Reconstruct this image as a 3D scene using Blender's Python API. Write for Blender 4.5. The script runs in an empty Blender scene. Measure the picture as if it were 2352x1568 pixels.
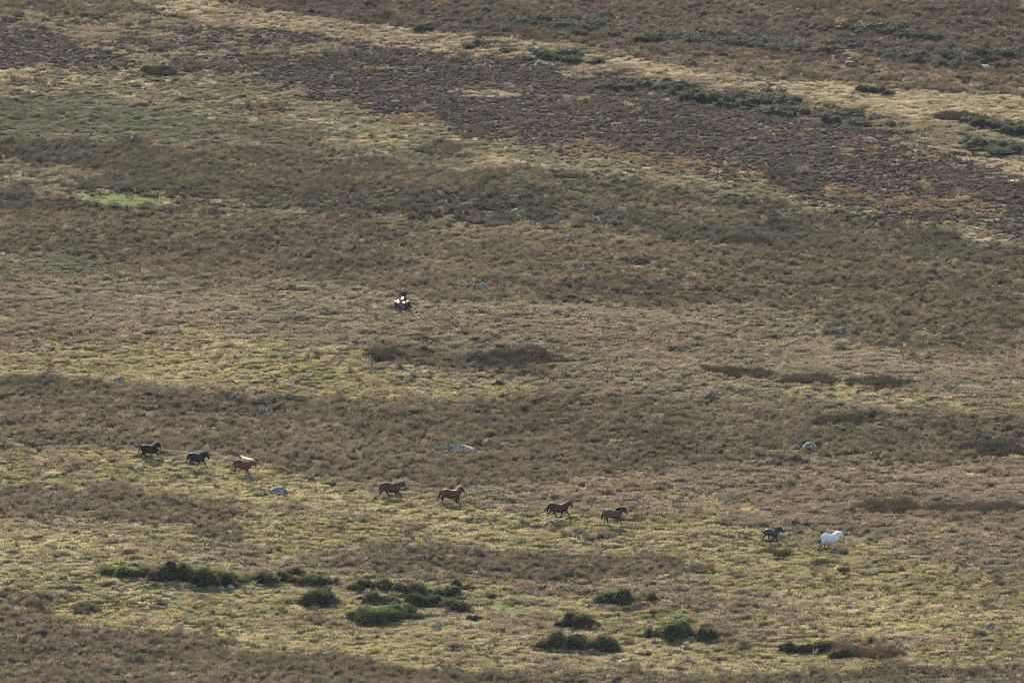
import bpy, bmesh, math, random
import numpy as np
from mathutils import Vector, Matrix

random.seed(7)
rng = np.random.default_rng(11)
scene = bpy.context.scene
COL = scene.collection

# ------------------------------------------------------------------ camera, light, exposure
FOC, SENS = 400.0, 36.0
CAMZ = 80.0
PW, PH = 2352.0, 1568.0                       # pixel frame used for reading positions
TANB = -80.0 / 840.0                           # the frame's bottom edge meets the slope 840 m away
PIT = math.atan(TANB) + math.atan(12.0 / FOC)
cam_d = bpy.data.cameras.new('camera')
cam_d.lens = FOC; cam_d.sensor_width = SENS; cam_d.clip_start = 1.0; cam_d.clip_end = 6000
cam = bpy.data.objects.new('camera', cam_d); COL.objects.link(cam)
cam.location = (0, 0, CAMZ); cam.rotation_euler = (math.pi / 2 + PIT, 0, 0)
scene.camera = cam

SUN_EL, SUN_AZ = 32.0, -12.0                   # sun behind the hill, a little to the left
world = bpy.data.worlds.new("World"); scene.world = world; world.use_nodes = True
wn = world.node_tree.nodes; wn.clear()
wo = wn.new('ShaderNodeOutputWorld'); wb = wn.new('ShaderNodeBackground'); ws = wn.new('ShaderNodeTexSky')
ws.sky_type = 'NISHITA'; ws.sun_disc = False
ws.sun_elevation = math.radians(SUN_EL); ws.sun_rotation = math.radians(SUN_AZ)
ws.air_density = 1.0; ws.dust_density = 2.0; ws.ozone_density = 1.0
wb.inputs['Strength'].default_value = 0.13
world.node_tree.links.new(ws.outputs[0], wb.inputs[0]); world.node_tree.links.new(wb.outputs[0], wo.inputs[0])
sl = bpy.data.lights.new('sun', 'SUN'); sl.energy = 4.6; sl.angle = math.radians(1.5); sl.color = (1.0, 0.91, 0.76)
sun = bpy.data.objects.new('sun', sl); COL.objects.link(sun)
sun.rotation_euler = (-math.radians(90 - SUN_EL), 0, -math.radians(SUN_AZ)); sun.location = (0, 900, 200)
scene.view_settings.view_transform = 'Standard'; scene.view_settings.look = 'None'
scene.view_settings.exposure = 0.75; scene.view_settings.gamma = 1.0
scene.view_settings.use_curve_mapping = False
scene.cycles.use_denoising = True
scene.cycles.filter_width = 1.0

# ------------------------------------------------------------------ noise and terrain
def _hash(ix, iy, seed):
    h = (ix.astype(np.int64) * 374761393 + iy.astype(np.int64) * 668265263 + seed * 1442695041) & 0xFFFFFFFF
    h = ((h ^ (h >> 13)) * 1274126177) & 0xFFFFFFFF
    return ((h ^ (h >> 16)) & 0xFFFF) / 65535.0
def vnoise(x, y, seed=0):
    x = np.asarray(x, float); y = np.asarray(y, float)
    ix = np.floor(x); iy = np.floor(y); fx = x - ix; fy = y - iy
    fx = fx * fx * (3 - 2 * fx); fy = fy * fy * (3 - 2 * fy)
    a = _hash(ix, iy, seed); b = _hash(ix + 1, iy, seed); c = _hash(ix, iy + 1, seed); d = _hash(ix + 1, iy + 1, seed)
    return (a * (1 - fx) + b * fx) * (1 - fy) + (c * (1 - fx) + d * fx) * fy
def fbm(x, y, seed=0, octv=4):
    s = 0; a = 0.5; t = 0
    for k in range(octv):
        s = s + a * vnoise(x * 2 ** k + 17.3 * k, y * 2 ** k - 9.1 * k, seed + k); t += a; a *= 0.5
    return s / t

PY = np.array([-600, -200, 0, 120, 330, 560, 740, 840, 1000, 1200, 1300, 1420, 1600, 2400, 3200], float)
PZ = np.array([74, 79, 78.3, 66, 22, -14, -12.5, 0, 24, 52.5, 62, 68, 70, 71, 71], float)
MOUNDS = []                                    # (x, y, rx, ry, h)
def H(x, y):
    x = np.asarray(x, float); y = np.asarray(y, float)
    z = np.interp(y, PY, PZ)
    near = np.clip((y - 300) / 400, 0, 1)
    z = z + near * ((fbm(x / 46, y / 60, 3, 3) - 0.5) * 3.0 + (fbm(x / 11, y / 15, 5, 2) - 0.5) * 0.75)
    z = z + near * (fbm(x / 1.1, y / 1.5, 8, 2) - 0.5) * 0.30
    for mx, my, rx, ry, h in MOUNDS:
        z = z + h * np.exp(-((x - mx) / rx) ** 2 - ((y - my) / ry) ** 2)
    return z
CP, SP = math.cos(PIT), math.sin(PIT)
KPX = PW * FOC / SENS
def project(x, y, z):
    dz = z - CAMZ
    f = y * CP + dz * SP; u = -y * SP + dz * CP
    return PW / 2 + KPX * x / f, PH / 2 - KPX * u / f
_t = np.arange(760, 1500, 0.25)
def at(px, py):
    a = (px - PW / 2) / KPX; b = (PH / 2 - py) / KPX
    dx, dy, dz = a, CP - b * SP, SP + b * CP
    ys = _t; k = ys / dy
    zr = CAMZ + k * dz; g = H(k * dx, ys)
    i = int(np.argmax(g >= zr))
    return Vector((float(k[i] * dx), float(ys[i]), float(g[i])))
def pxm(y): return y / KPX                     # metres per pixel at that distance
_m = at(300, 462); MOUNDS.append((_m.x, _m.y, 5.0, 7.0, 0.7))
_m = at(150, 1300); MOUNDS.append((_m.x, _m.y, 16.0, 14.0, 0.9))

# ------------------------------------------------------------------ cover map: what grows where
CL = ['tan', 'green', 'rush', 'rushdark', 'heath', 'orange', 'straw', 'redbrown', 'gorse', 'bright', 'greygreen', 'pinktan', 'olive']
CI = {c: i for i, c in enumerate(CL)}
RX, RY, RS, OX, OY = 640, 440, 4.0, -100.0, -80.0
gx, gy = np.meshgrid(OX + RS * (np.arange(RX) + .5), OY + RS * (np.arange(RY) + .5))
W = np.zeros((len(CL), RY, RX)); W[0] = 1
def blur(a, r):
    for ax in (1, 0):
        rr = r if ax == 1 else max(1, int(r * 0.45))
        for _ in range(2):
            p = np.pad(a, [(rr + 1, rr) if k == ax else (0, 0) for k in (0, 1)], mode='edge')
            c = np.cumsum(p, axis=ax); n = 2 * rr + 1
            a = (np.take(c, range(n, c.shape[ax]), ax) - np.take(c, range(0, c.shape[ax] - n), ax)) / n
    return a
_sd = [100]
def paint(cls, poly, alpha=1.0, feather=5, rough=0.9, ns=60.0):
    inside = np.zeros(gx.shape, bool); n = len(poly)
    for i in range(n):
        x0, y0 = poly[i]; x1, y1 = poly[(i + 1) % n]
        if y0 == y1: continue
        c = ((y0 <= gy) != (y1 <= gy)) & (gx < (x1 - x0) * (gy - y0) / (y1 - y0) + x0)
        inside ^= c
    a = blur(inside.astype(float), int(feather * 1.7))
    _sd[0] += 7
    nz = fbm(gx / ns, gy / (ns * 0.28), _sd[0], 4)
    a = np.clip((a + (nz - 0.5) * rough - 0.5) * 2.3 + 0.5, 0, 1) * (a > 0.02)
    a = a * alpha
    for k in range(len(CL)): W[k] *= (1 - a)
    W[CI[cls]] += a
def spot(cls, x, y, rx, ry, alpha=1.0, rough=0.7):
    pts = [(x + rx * math.cos(t * math.pi / 6), y + ry * math.sin(t * math.pi / 6)) for t in range(12)]
    paint(cls, pts, alpha, 2, rough, max(18, rx * 0.6))
CREST = [(480, 5), (600, 25), (781, 50), (1000, 74), (1150, 86), (1291, 102), (1400, 118), (1552, 155), (1750, 180), (1950, 190), (2070, 205), (2200, 216), (2460, 226)]
paint('tan', [(-99, -79), (300, -79), (480, 5), (900, 112), (600, 95), (260, 80), (-99, 45)], 1, 4)
paint('greygreen', [(-99, 215), (200, 215), (420, 262), (600, 282), (760, 300), (900, 330), (1000, 345), (1150, 385), (1000, 395), (800, 370), (600, 350), (400, 335), (200, 325), (-99, 330)], 1, 8)
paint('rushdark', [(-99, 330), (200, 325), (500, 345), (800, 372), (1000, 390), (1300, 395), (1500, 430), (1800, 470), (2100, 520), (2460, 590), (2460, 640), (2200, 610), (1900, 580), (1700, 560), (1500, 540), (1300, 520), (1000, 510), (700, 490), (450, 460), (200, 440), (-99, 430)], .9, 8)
paint('greygreen', [(1150, 385), (1500, 430), (1800, 480), (2100, 530), (2100, 560), (1800, 530), (1400, 490), (1150, 470)], .55, 10)
paint('tan', [(-99, 360), (120, 375), (260, 410), (200, 430), (-99, 425)], .6, 6)
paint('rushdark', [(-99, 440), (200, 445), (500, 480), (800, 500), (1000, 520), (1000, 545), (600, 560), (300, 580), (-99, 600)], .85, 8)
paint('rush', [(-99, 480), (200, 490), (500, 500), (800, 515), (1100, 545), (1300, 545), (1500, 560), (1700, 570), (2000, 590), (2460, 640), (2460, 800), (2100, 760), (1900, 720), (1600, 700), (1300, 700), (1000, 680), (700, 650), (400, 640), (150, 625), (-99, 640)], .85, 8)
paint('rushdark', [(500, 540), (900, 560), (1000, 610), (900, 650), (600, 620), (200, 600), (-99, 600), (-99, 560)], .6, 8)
paint('redbrown', [(560, 530), (800, 540), (1060, 552), (1000, 566), (700, 560)], .8, 4)
paint('rushdark', [(1430, 525), (1700, 540), (2000, 565), (2352, 600), (2400, 625), (2100, 600), (1800, 575), (1500, 550)], .9, 4)
paint('rushdark', [(1150, 640), (1500, 660), (1700, 690), (1500, 720), (1250, 700), (950, 690), (880, 672)], .5, 6)
paint('greygreen', [(-99, 590), (150, 580), (330, 605), (250, 640), (-99, 640)], .8, 5)
paint('green', [(1100, 590), (1400, 600), (1700, 620), (1650, 650), (1300, 640)], .28, 8)
paint('rushdark', [(1650, 560), (1950, 590), (2352, 640), (2352, 760), (2100, 760), (1800, 720), (1700, 650)], .35, 8)
# upper slope
paint('olive', [(-99, 145), (120, 155), (230, 148), (330, 138), (520, 165), (650, 215), (800, 240), (960, 262), (1060, 300), (1200, 345), (1120, 368), (900, 330), (760, 302), (600, 282), (420, 262), (200, 218), (-99, 205)], 1, 6)
paint('olive', [(1050, 315), (1300, 335), (1550, 375), (1750, 400), (1950, 440), (2150, 480), (2460, 520), (2460, 585), (2200, 545), (1980, 500), (1800, 465), (1600, 430), (1350, 398), (1150, 378)], 1, 6)
paint('straw', [(150, -79), (430, -79)] + CREST + [(2460, 372), (2352, 338), (2200, 296), (2060, 270), (1900, 245), (1750, 222), (1600, 200), (1500, 178), (1350, 162), (1200, 150), (1050, 132), (900, 112), (781, 95), (600, 70), (400, 40), (200, 5)], 1, 5)
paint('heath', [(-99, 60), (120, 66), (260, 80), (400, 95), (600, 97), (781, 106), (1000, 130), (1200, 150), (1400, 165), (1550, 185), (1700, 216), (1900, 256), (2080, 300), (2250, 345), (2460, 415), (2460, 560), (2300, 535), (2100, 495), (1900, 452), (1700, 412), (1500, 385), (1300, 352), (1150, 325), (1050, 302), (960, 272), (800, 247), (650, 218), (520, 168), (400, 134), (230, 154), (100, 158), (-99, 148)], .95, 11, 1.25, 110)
paint('heath', [(-99, 10), (60, 14), (300, 35), (560, 72), (900, 104), (700, 108), (420, 92), (150, 72), (-99, 70)], .6, 6)
paint('rushdark', [(-99, -60), (150, -40), (420, 30), (300, 40), (-99, 20)], .6, 5)
paint('straw', [(1080, 210), (1200, 218), (1205, 232), (1090, 222)], .7, 2)
paint('olive', [(1090, 212), (1200, 220), (1190, 230), (1100, 222)], .8, 2)
paint('olive', [(380, 75), (520, 88), (700, 95), (520, 100), (300, 85), (180, 60)], .5, 4)
paint('orange', [(1250, 300), (1450, 345), (1700, 375), (1850, 400), (1700, 415), (1480, 385), (1280, 360)], .65, 6)
paint('orange', [(1780, 400), (2100, 440), (2300, 470), (2352, 500), (2150, 490), (1900, 455)], .6, 6)
paint('straw', [(2100, 300), (2460, 380), (2460, 440), (2300, 400), (2150, 350), (1950, 320)], .5, 6)
paint('orange', [(1950, 318), (2150, 350), (2300, 400), (2200, 400), (2000, 350), (1850, 315)], .45, 6)
spot('orange', 600, 258, 95, 16, .8); spot('redbrown', 590, 250, 70, 12, .5); spot('orange', 930, 275, 80, 18, .7); spot('redbrown', 50, 195, 120, 10, .6)
spot('pinktan', 380, 225, 60, 10, .5); spot('orange', 1180, 370, 50, 12, .5); spot('straw', 1140, 372, 50, 10, .5)
paint('olive', [(120, 440), (300, 442), (420, 462), (620, 478), (850, 488), (850, 496), (620, 492), (400, 484), (250, 474), (140, 456)], .75, 4, .9)
spot('green', 270, 455, 140, 12, .6); paint('bright', [(150, 446), (330, 442), (440, 464), (340, 474), (220, 466)], .9, 3, .8)
spot('green', 900, 330, 180, 22, .5); spot('straw', 860, 348, 90, 12, .35); spot('rushdark', 1015, 345, 50, 16, .7)
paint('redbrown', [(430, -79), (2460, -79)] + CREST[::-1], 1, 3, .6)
paint('pinktan', [(1291, 95), (1500, 112), (1800, 145), (2100, 160), (2460, 170), (2460, 226), (2200, 216), (1950, 190), (1750, 180), (1552, 155)], .45, 5)
paint('gorse', [(1180, 42), (1400, 50), (1500, 72), (1700, 88), (1950, 105), (2150, 125), (2352, 135), (2352, 152), (2100, 140), (1850, 122), (1650, 108), (1500, 98), (1400, 84), (1200, 60), (1120, 52)], .48, 4, 1.2, 40)
paint('gorse', [(1850, 58), (1990, 62), (2130, 78), (2100, 88), (1950, 76), (1870, 68)], .7, 3, 1.2, 40)
paint('gorse', [(960, 38), (1080, 44), (1160, 60), (1020, 56)], .6, 3, 1.2, 40); paint('gorse', [(700, 8), (900, 14), (880, 24), (720, 18)], .5, 3, 1.2, 40)
paint('green', [(1840, 30), (1930, 36), (2010, 60), (2080, 72), (1990, 72), (1900, 58)], .6, 3); paint('green', [(2030, 80), (2200, 98), (2190, 104), (2050, 90)], .6, 2)
paint('straw', [(1830, 118), (1970, 122), (2050, 138), (1950, 134), (1850, 126)], .6, 2)
paint('gorse', [(1350, 185), (1450, 190), (1650, 200), (1800, 232), (1950, 260), (2050, 300), (1900, 290), (1750, 262), (1600, 240), (1480, 212), (1370, 208)], .42, 4, 1.2, 40)
paint('gorse', [(1190, 118), (1330, 130), (1340, 146), (1240, 138)], .85, 2, .8, 30); paint('gorse', [(2190, 278), (2352, 290), (2400, 315), (2300, 306), (2220, 292)], .8, 2, .8, 30)
paint('gorse', [(2170, 322), (2352, 340), (2400, 358), (2250, 346)], .75, 2, .8, 30); paint('bright', [(1800, 252), (1920, 262), (1900, 276), (1810, 264)], .4, 2)
# middle
paint('green', [(-99, 800), (120, 770), (300, 745), (450, 765), (700, 795), (830, 792), (900, 830), (1050, 865), (1260, 895), (1150, 917), (900, 925), (750, 917), (500, 897), (300, 880), (100, 860), (-99, 880)], .95, 6)
paint('tan', [(-99, 640), (300, 660), (700, 690), (1000, 740), (1000, 790), (700, 770), (400, 745), (-99, 760)], .5, 10)
paint('pinktan', [(950, 700), (1300, 740), (1600, 800), (1900, 830), (1600, 850), (1300, 800), (1000, 770)], .6, 10)
paint('rush', [(820, 780), (960, 800), (1100, 830), (1300, 860), (1200, 870), (1000, 850), (880, 830)], .85, 4)
paint('rush', [(1800, 690), (2100, 740), (2400, 770), (2400, 850), (2100, 830), (1900, 790)], .6, 8); spot('rushdark', 2150, 790, 180, 20, .5); spot('bright', 2080, 791, 38, 4, .9, .4); spot('bright', 1928, 786, 22, 3, .8, .4)
spot('bright', 1080, 548, 45, 5, .45); spot('bright', 1270, 548 - 60, 40, 4, .5); spot('bright', 1175, 486, 25, 4, .6); spot('straw', 1400, 500, 80, 3, .4)
paint('rush', [(-99, 878), (100, 865), (300, 885), (500, 905), (750, 922), (1000, 928), (1250, 912), (1500, 920), (1800, 942), (2100, 960), (2460, 950), (2460, 1060), (2200, 1062), (1900, 1050), (1700, 1060), (1500, 1080), (1300, 1110), (1000, 1120), (700, 1100), (500, 1045), (200, 1028), (-99, 1028)], .92, 6)
paint('rushdark', [(-99, 885), (100, 872), (240, 890), (200, 905), (0, 900)], .8, 3); spot('rushdark', 620, 925, 130, 10, .7); spot('rushdark', 450, 955, 160, 10, .4); spot('rushdark', 1300, 985, 220, 20, .45); spot('rushdark', 1950, 960, 120, 14, .7); spot('rushdark', 2050, 1000, 250, 22, .5); spot('rushdark', 2280, 1022, 100, 10, .85)
paint('pinktan', [(-99, 930), (300, 940), (700, 960), (900, 990), (600, 1010), (300, 1000), (-99, 990)], .45, 8)
paint('green', [(1700, 885), (1900, 890), (2100, 905), (2460, 922), (2460, 955), (2200, 945), (1950, 932), (1800, 917)], .85, 4)
spot('green', 1130, 1035, 35, 4, .7); spot('green', 1045, 1030, 20, 5, .6); spot('green', 1960, 985, 60, 4, .6); spot('bright', 565, 984, 14, 2, .6)
# lower
paint('pinktan', [(1150, 1130), (1500, 1085), (1900, 1058), (2300, 1072), (2460, 1100), (2460, 1330), (2200, 1290), (1900, 1205), (1700, 1195), (1450, 1185), (1250, 1175)], .9, 8)
paint('green', [(-99, 1030), (300, 1040), (560, 1070), (850, 1140), (1100, 1165), (1400, 1185), (1700, 1205), (1950, 1235), (2200, 1300), (2460, 1350), (2460, 1660), (-99, 1660)], .93, 7)
paint('green', [(2180, 1030), (2352, 1035), (2400, 1060), (2300, 1062)], .8, 3)
paint('pinktan', [(1200, 1310), (1500, 1330), (1850, 1370), (1800, 1430), (1500, 1400), (1250, 1370)], .6, 8)
paint('rush', [(-99, 1130), (250, 1118), (500, 1150), (590, 1185), (350, 1208), (-99, 1195)], .75, 6)
paint('rush', [(640, 1290), (900, 1255), (1200, 1272), (1500, 1280), (1680, 1308), (1500, 1322), (1250, 1338), (1050, 1342), (850, 1322)], .9, 5)
paint('rush', [(430, 1205), (530, 1195), (570, 1245), (470, 1250)], .75, 4); paint('rush', [(880, 1205), (1000, 1210), (950, 1232), (880, 1226)], .6, 3)
paint('pinktan', [(150, 1240), (500, 1252), (700, 1290), (640, 1312), (350, 1270)], .6, 5); paint('rush', [(1190, 1210), (1450, 1222), (1440, 1240), (1300, 1245)], .55, 4)
paint('rush', [(2050, 1290), (2300, 1330), (2400, 1360), (2400, 1375), (2200, 1330)], .5, 5)
paint('straw', [(-99, 1262), (150, 1275), (300, 1300), (200, 1320), (-99, 1310)], .55, 5); paint('straw', [(1600, 1345), (1950, 1370), (2352, 1400), (2352, 1430), (1950, 1400), (1700, 1380)], .5, 6)
paint('straw', [(1300, 1520), (1800, 1530), (2100, 1515), (2100, 1535), (1700, 1550), (1300, 1545)], .5, 5)
spot('bright', 1180, 1395, 130, 16, .65); spot('bright', 760, 1365, 90, 10, .5); spot('bright', 1000, 1378, 60, 8, .6); spot('bright', 120, 1230, 140, 8, .4)
paint('rush', [(-99, 1360), (80, 1355), (150, 1385), (120, 1440), (-99, 1430)], .6, 5)
paint('rush', [(-99, 1440), (60, 1410), (200, 1432), (400, 1480), (600, 1508), (800, 1500), (950, 1540), (1200, 1556), (1500, 1545), (1800, 1560), (2100, 1528), (2460, 1540), (2460, 1679), (-99, 1679)], .96, 5, 1.0)
paint('rush', [(250, 1455), (420, 1445), (560, 1480), (500, 1500), (350, 1480)], .7, 4)
spot('rushdark', 200, 1400, 50, 14, .5); spot('rush', 640, 1405, 60, 5, .4)
paint('rush', [(1890, 1462), (2060, 1480), (2090, 1500), (1990, 1512), (1900, 1490)], .9, 3)
W /= W.sum(0)
def weights(px, py):
    i = np.clip((px - OX) / RS - .5, 0, RX - 1.001); j = np.clip((py - OY) / RS - .5, 0, RY - 1.001)
    i0 = i.astype(int); j0 = j.astype(int); fi = i - i0; fj = j - j0
    return (W[:, j0, i0] * (1 - fi) * (1 - fj) + W[:, j0, i0 + 1] * fi * (1 - fj) + W[:, j0 + 1, i0] * (1 - fi) * fj + W[:, j0 + 1, i0 + 1] * fi * fj)

# ------------------------------------------------------------------ materials
def mat(name, rough=0.8, trans=0.0, attr=None, atype='GEOMETRY', color=(.5, .5, .5), noise=None, metal=0.0, emit=None, spec=0.3):
    m = bpy.data.materials.new(name); m.use_nodes = True
    nt = m.node_tree; n = nt.nodes; L = nt.links; n.clear()
    out = n.new('ShaderNodeOutputMaterial'); b = n.new('ShaderNodeBsdfPrincipled')
    b.inputs['Roughness'].default_value = rough; b.inputs['Metallic'].default_value = metal
    b.inputs['Specular IOR Level'].default_value = spec
    if attr:
        a = n.new('ShaderNodeAttribute'); a.attribute_name = attr; a.attribute_type = atype; c = a.outputs['Color']
    else:
        a = n.new('ShaderNodeRGB'); a.outputs[0].default_value = (*color, 1); c = a.outputs[0]
    if noise:
        sc, amt = noise
        tc = n.new('ShaderNodeTexCoord'); t = n.new('ShaderNodeTexNoise'); t.inputs['Scale'].default_value = sc; t.inputs['Detail'].default_value = 6
        L.new(tc.outputs['Object'], t.inputs['Vector'])
        mr = n.new('ShaderNodeMapRange'); mr.inputs['From Min'].default_value = .3; mr.inputs['From Max'].default_value = .7
        mr.inputs['To Min'].default_value = 1 - amt; mr.inputs['To Max'].default_value = 1 + amt
        L.new(t.outputs[0], mr.inputs['Value'])
        vm = n.new('ShaderNodeVectorMath'); vm.operation = 'SCALE'; L.new(c, vm.inputs[0]); L.new(mr.outputs[0], vm.inputs['Scale']); c = vm.outputs[0]
    L.new(c, b.inputs['Base Color'])
    sh = b.outputs[0]
    if trans:
        tr = n.new('ShaderNodeBsdfTranslucent'); L.new(c, tr.inputs['Color'])
        mx = n.new('ShaderNodeMixShader'); mx.inputs[0].default_value = trans
        L.new(sh, mx.inputs[1]); L.new(tr.outputs[0], mx.inputs[2]); sh = mx.outputs[0]
    if emit:
        b.inputs['Emission Color'].default_value = (*emit[0], 1); b.inputs['Emission Strength'].default_value = emit[1]
    L.new(sh, out.inputs[0])
    return m
M_blade = mat('blade', .75, .5, 'col', 'INSTANCER', spec=.2)
M_rushv = mat('rush_blade', .8, .32, 'col', 'GEOMETRY', spec=.1)
M_leafv = mat('leaf_vertex_colour', .7, .5, 'col', 'GEOMETRY', spec=.2)
M_hair = mat('hair', .6, .62, 'col', 'GEOMETRY', spec=.2)
M_coat = mat('pony_coat', .55, 0, 'col', 'GEOMETRY', noise=(9.0, .16), spec=.14)
M_hoof = mat('hoof', .6, color=(.03, .026, .022))
M_eye = mat('eye', .1, color=(.01, .008, .006), spec=.6)
def ground_mat():
    m = mat('moor_soil_and_moss', .95, 0, 'col', 'GEOMETRY', spec=.1)
    nt = m.node_tree; n = nt.nodes; L = nt.links
    b = [k for k in n if k.type == 'BSDF_PRINCIPLED'][0]; a = [k for k in n if k.type == 'ATTRIBUTE'][0]
    g = n.new('ShaderNodeNewGeometry'); t = n.new('ShaderNodeTexNoise'); t.inputs['Scale'].default_value = 1.3; t.inputs['Detail'].default_value = 8; t.inputs['Roughness'].default_value = .7
    L.new(g.outputs['Position'], t.inputs['Vector'])
    mr = n.new('ShaderNodeMapRange'); mr.inputs['From Min'].default_value = .3; mr.inputs['From Max'].default_value = .7; mr.inputs['To Min'].default_value = .45; mr.inputs['To Max'].default_value = 1.5
    L.new(t.outputs[0], mr.inputs['Value'])
    vm = n.new('ShaderNodeVectorMath'); vm.operation = 'SCALE'; L.new(a.outputs['Color'], vm.inputs[0]); L.new(mr.outputs[0], vm.inputs['Scale'])
    L.new(vm.outputs[0], b.inputs['Base Color'])
    bp = n.new('ShaderNodeBump'); bp.inputs['Strength'].default_value = .6; bp.inputs['Distance'].default_value = .3
    L.new(t.outputs[0], bp.inputs['Height']); L.new(bp.outputs[0], b.inputs['Normal'])
    return m

def tag(o, label=None, cat=None, group=None, kind=None):
    if label: o['label'] = label
    if cat: o['category'] = cat
    if group: o['group'] = group
    if kind: o['kind'] = kind
    return o
def empty(name, loc, rz=0):
    o = bpy.data.objects.new(name, None); COL.objects.link(o); o.location = loc; o.rotation_euler = (0, 0, rz); o.empty_display_size = .3
    return o
def mesh_obj(name, verts, faces, m, parent=None, col=None, smooth=False, link=True):
    me = bpy.data.meshes.new(name)
    if isinstance(verts, np.ndarray) and isinstance(faces, np.ndarray):
        nv, nf, k = len(verts), len(faces), faces.shape[1]
        me.vertices.add(nv); me.vertices.foreach_set('co', verts.astype(np.float32).ravel())
        me.loops.add(nf * k); me.loops.foreach_set('vertex_index', faces.astype(np.int32).ravel())
        me.polygons.add(nf); me.polygons.foreach_set('loop_start', np.arange(0, nf * k, k, dtype=np.int32))
        me.update(calc_edges=True)
    else:
        me.from_pydata(verts, [], faces)
    if col is not None:
        a = me.color_attributes.new('col', 'FLOAT_COLOR', 'POINT')
        c = np.ones((len(me.vertices), 4), np.float32); c[:, :3] = col; a.data.foreach_set('color', c.ravel())
    if smooth: me.polygons.foreach_set('use_smooth', [True] * len(me.polygons))
    me.materials.append(m)
    o = bpy.data.objects.new(name, me)
    if link: COL.objects.link(o)
    if parent: o.parent = parent
    return o

# ------------------------------------------------------------------ palettes (surface colours; upper-slope classes carry painted cloud shade)
PAL = {
 'tan': [(.36, .30, .185), (.30, .265, .155), (.26, .22, .15), (.40, .34, .22)],
 'green': [(.42, .355, .155), (.47, .40, .20), (.33, .305, .12), (.53, .445, .265)],
 'rush': [(.25, .195, .125), (.30, .235, .15), (.21, .17, .115), (.19, .175, .10)],
 'rushdark': [(.18, .155, .115), (.15, .145, .095), (.21, .165, .125), (.11, .12, .075)],
 'heath': [(.130, .092, .084), (.100, .072, .064), (.158, .114, .100), (.21, .17, .125)],
 'orange': [(.30, .21, .10), (.25, .17, .095), (.34, .26, .13)],
 'straw': [(.52, .43, .27), (.46, .385, .24), (.56, .47, .32), (.39, .33, .20)],
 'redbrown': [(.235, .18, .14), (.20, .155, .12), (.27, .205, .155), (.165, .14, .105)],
 'gorse': [(.05, .065, .045), (.07, .08, .052), (.10, .10, .065), (.13, .115, .08)],
 'bright': [(.28, .33, .11), (.31, .34, .13), (.34, .34, .16)],
 'greygreen': [(.21, .22, .135), (.235, .235, .155), (.18, .20, .115), (.235, .215, .15)],
 'pinktan': [(.36, .28, .19), (.32, .25, .17), (.28, .23, .15), (.40, .32, .215)],
 'olive': [(.30, .28, .145), (.26, .25, .13), (.34, .30, .17), (.28, .225, .13)],
}
for k_, f_ in dict(rush=.74, rushdark=.64, redbrown=.62, greygreen=.80, olive=.85, tan=.88, pinktan=.93, heath=.85, orange=.88).items(): PAL[k_] = [tuple(v_ * f_ for v_ in c_) for c_ in PAL[k_]]  # tone tuning; upper-slope classes darkened to stand in for cloud shadow
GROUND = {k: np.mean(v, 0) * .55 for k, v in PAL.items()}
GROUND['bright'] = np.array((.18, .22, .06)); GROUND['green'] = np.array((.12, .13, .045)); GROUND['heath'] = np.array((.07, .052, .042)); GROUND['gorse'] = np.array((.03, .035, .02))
# kind: 0 grass tuft, 1 rush tuft, 2 heather dome, 3 gorse clump, 4 low moss/fine grass
PLANT = {  # class: (density per m2, [(kind, prob, smin, smax)])
 'tan': (6, [(0, .80, .7, 1.35), (1, .20, .35, .7)]),
 'green': (5, [(0, .95, .5, 1.1), (1, .01, .4, .6), (4, .04, .8, 1.2)]),
 'rush': (8.5, [(1, .78, .36, .85), (0, .22, .7, 1.2)]),
 'rushdark': (9, [(1, .82, .36, .82), (0, .18, .7, 1.1)]),
 'heath': (9.2, [(2, .95, .30, .72), (0, .05, .4, .7)]),
 'orange': (5, [(0, .8, .4, .8), (2, .2, .4, .8)]),
 'straw': (5.5, [(0, .97, .6, 1.15), (1, .03, .4, .6)]),
 'redbrown': (6.5, [(1, .55, .4, .8), (0, .45, .8, 1.3)]),
 'gorse': (2.6, [(3, .85, .7, 1.7), (0, .15, .6, 1)]),
 'bright': (5, [(4, .85, .8, 1.4), (0, .15, .3, .6)]),
 'greygreen': (7.5, [(0, .90, .5, 1.0), (1, .10, .3, .6)]),
 'pinktan': (6, [(0, .72, .8, 1.4), (1, .28, .35, .75)]),
 'olive': (5, [(0, .93, .45, .95), (2, .07, .5, .8)]),
}

# ------------------------------------------------------------------ ground sheet
def axis(fine0, fine1, step, lo, hi):
    a = [fine0]
    while a[-1] < fine1: a.append(a[-1] + step)
    s = step; up = [a[-1]]
    while up[-1] < hi: s = min(s * 1.35, 90); up.append(up[-1] + s)
    s = step; dn = [fine0]
    while dn[-1] > lo: s = min(s * 1.35, 90); dn.append(dn[-1] - s)
    return np.array(dn[:0:-1] + a + up[1:])
ax = axis(-58, 58, .45, -1500, 1500); ay = axis(830, 1130, .6, -500, 2600)
XX, YY = np.meshgrid(ax, ay); ZZ = H(XX, YY)
V = np.stack([XX.ravel(), YY.ravel(), ZZ.ravel()], 1)
nx, ny = len(ax), len(ay)
i = np.arange(nx - 1)[None, :] + nx * np.arange(ny - 1)[:, None]
F = np.stack([i, i + 1, i + 1 + nx, i + nx], -1).reshape(-1, 4)
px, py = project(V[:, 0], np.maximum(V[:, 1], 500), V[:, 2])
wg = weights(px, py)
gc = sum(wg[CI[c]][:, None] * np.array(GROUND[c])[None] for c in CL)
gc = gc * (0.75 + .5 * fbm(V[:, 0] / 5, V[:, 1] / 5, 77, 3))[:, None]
g_o = mesh_obj('ground', V, F, ground_mat(), col=gc, smooth=True); tag(g_o, 'rough moorland hillside', kind='structure')

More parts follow.
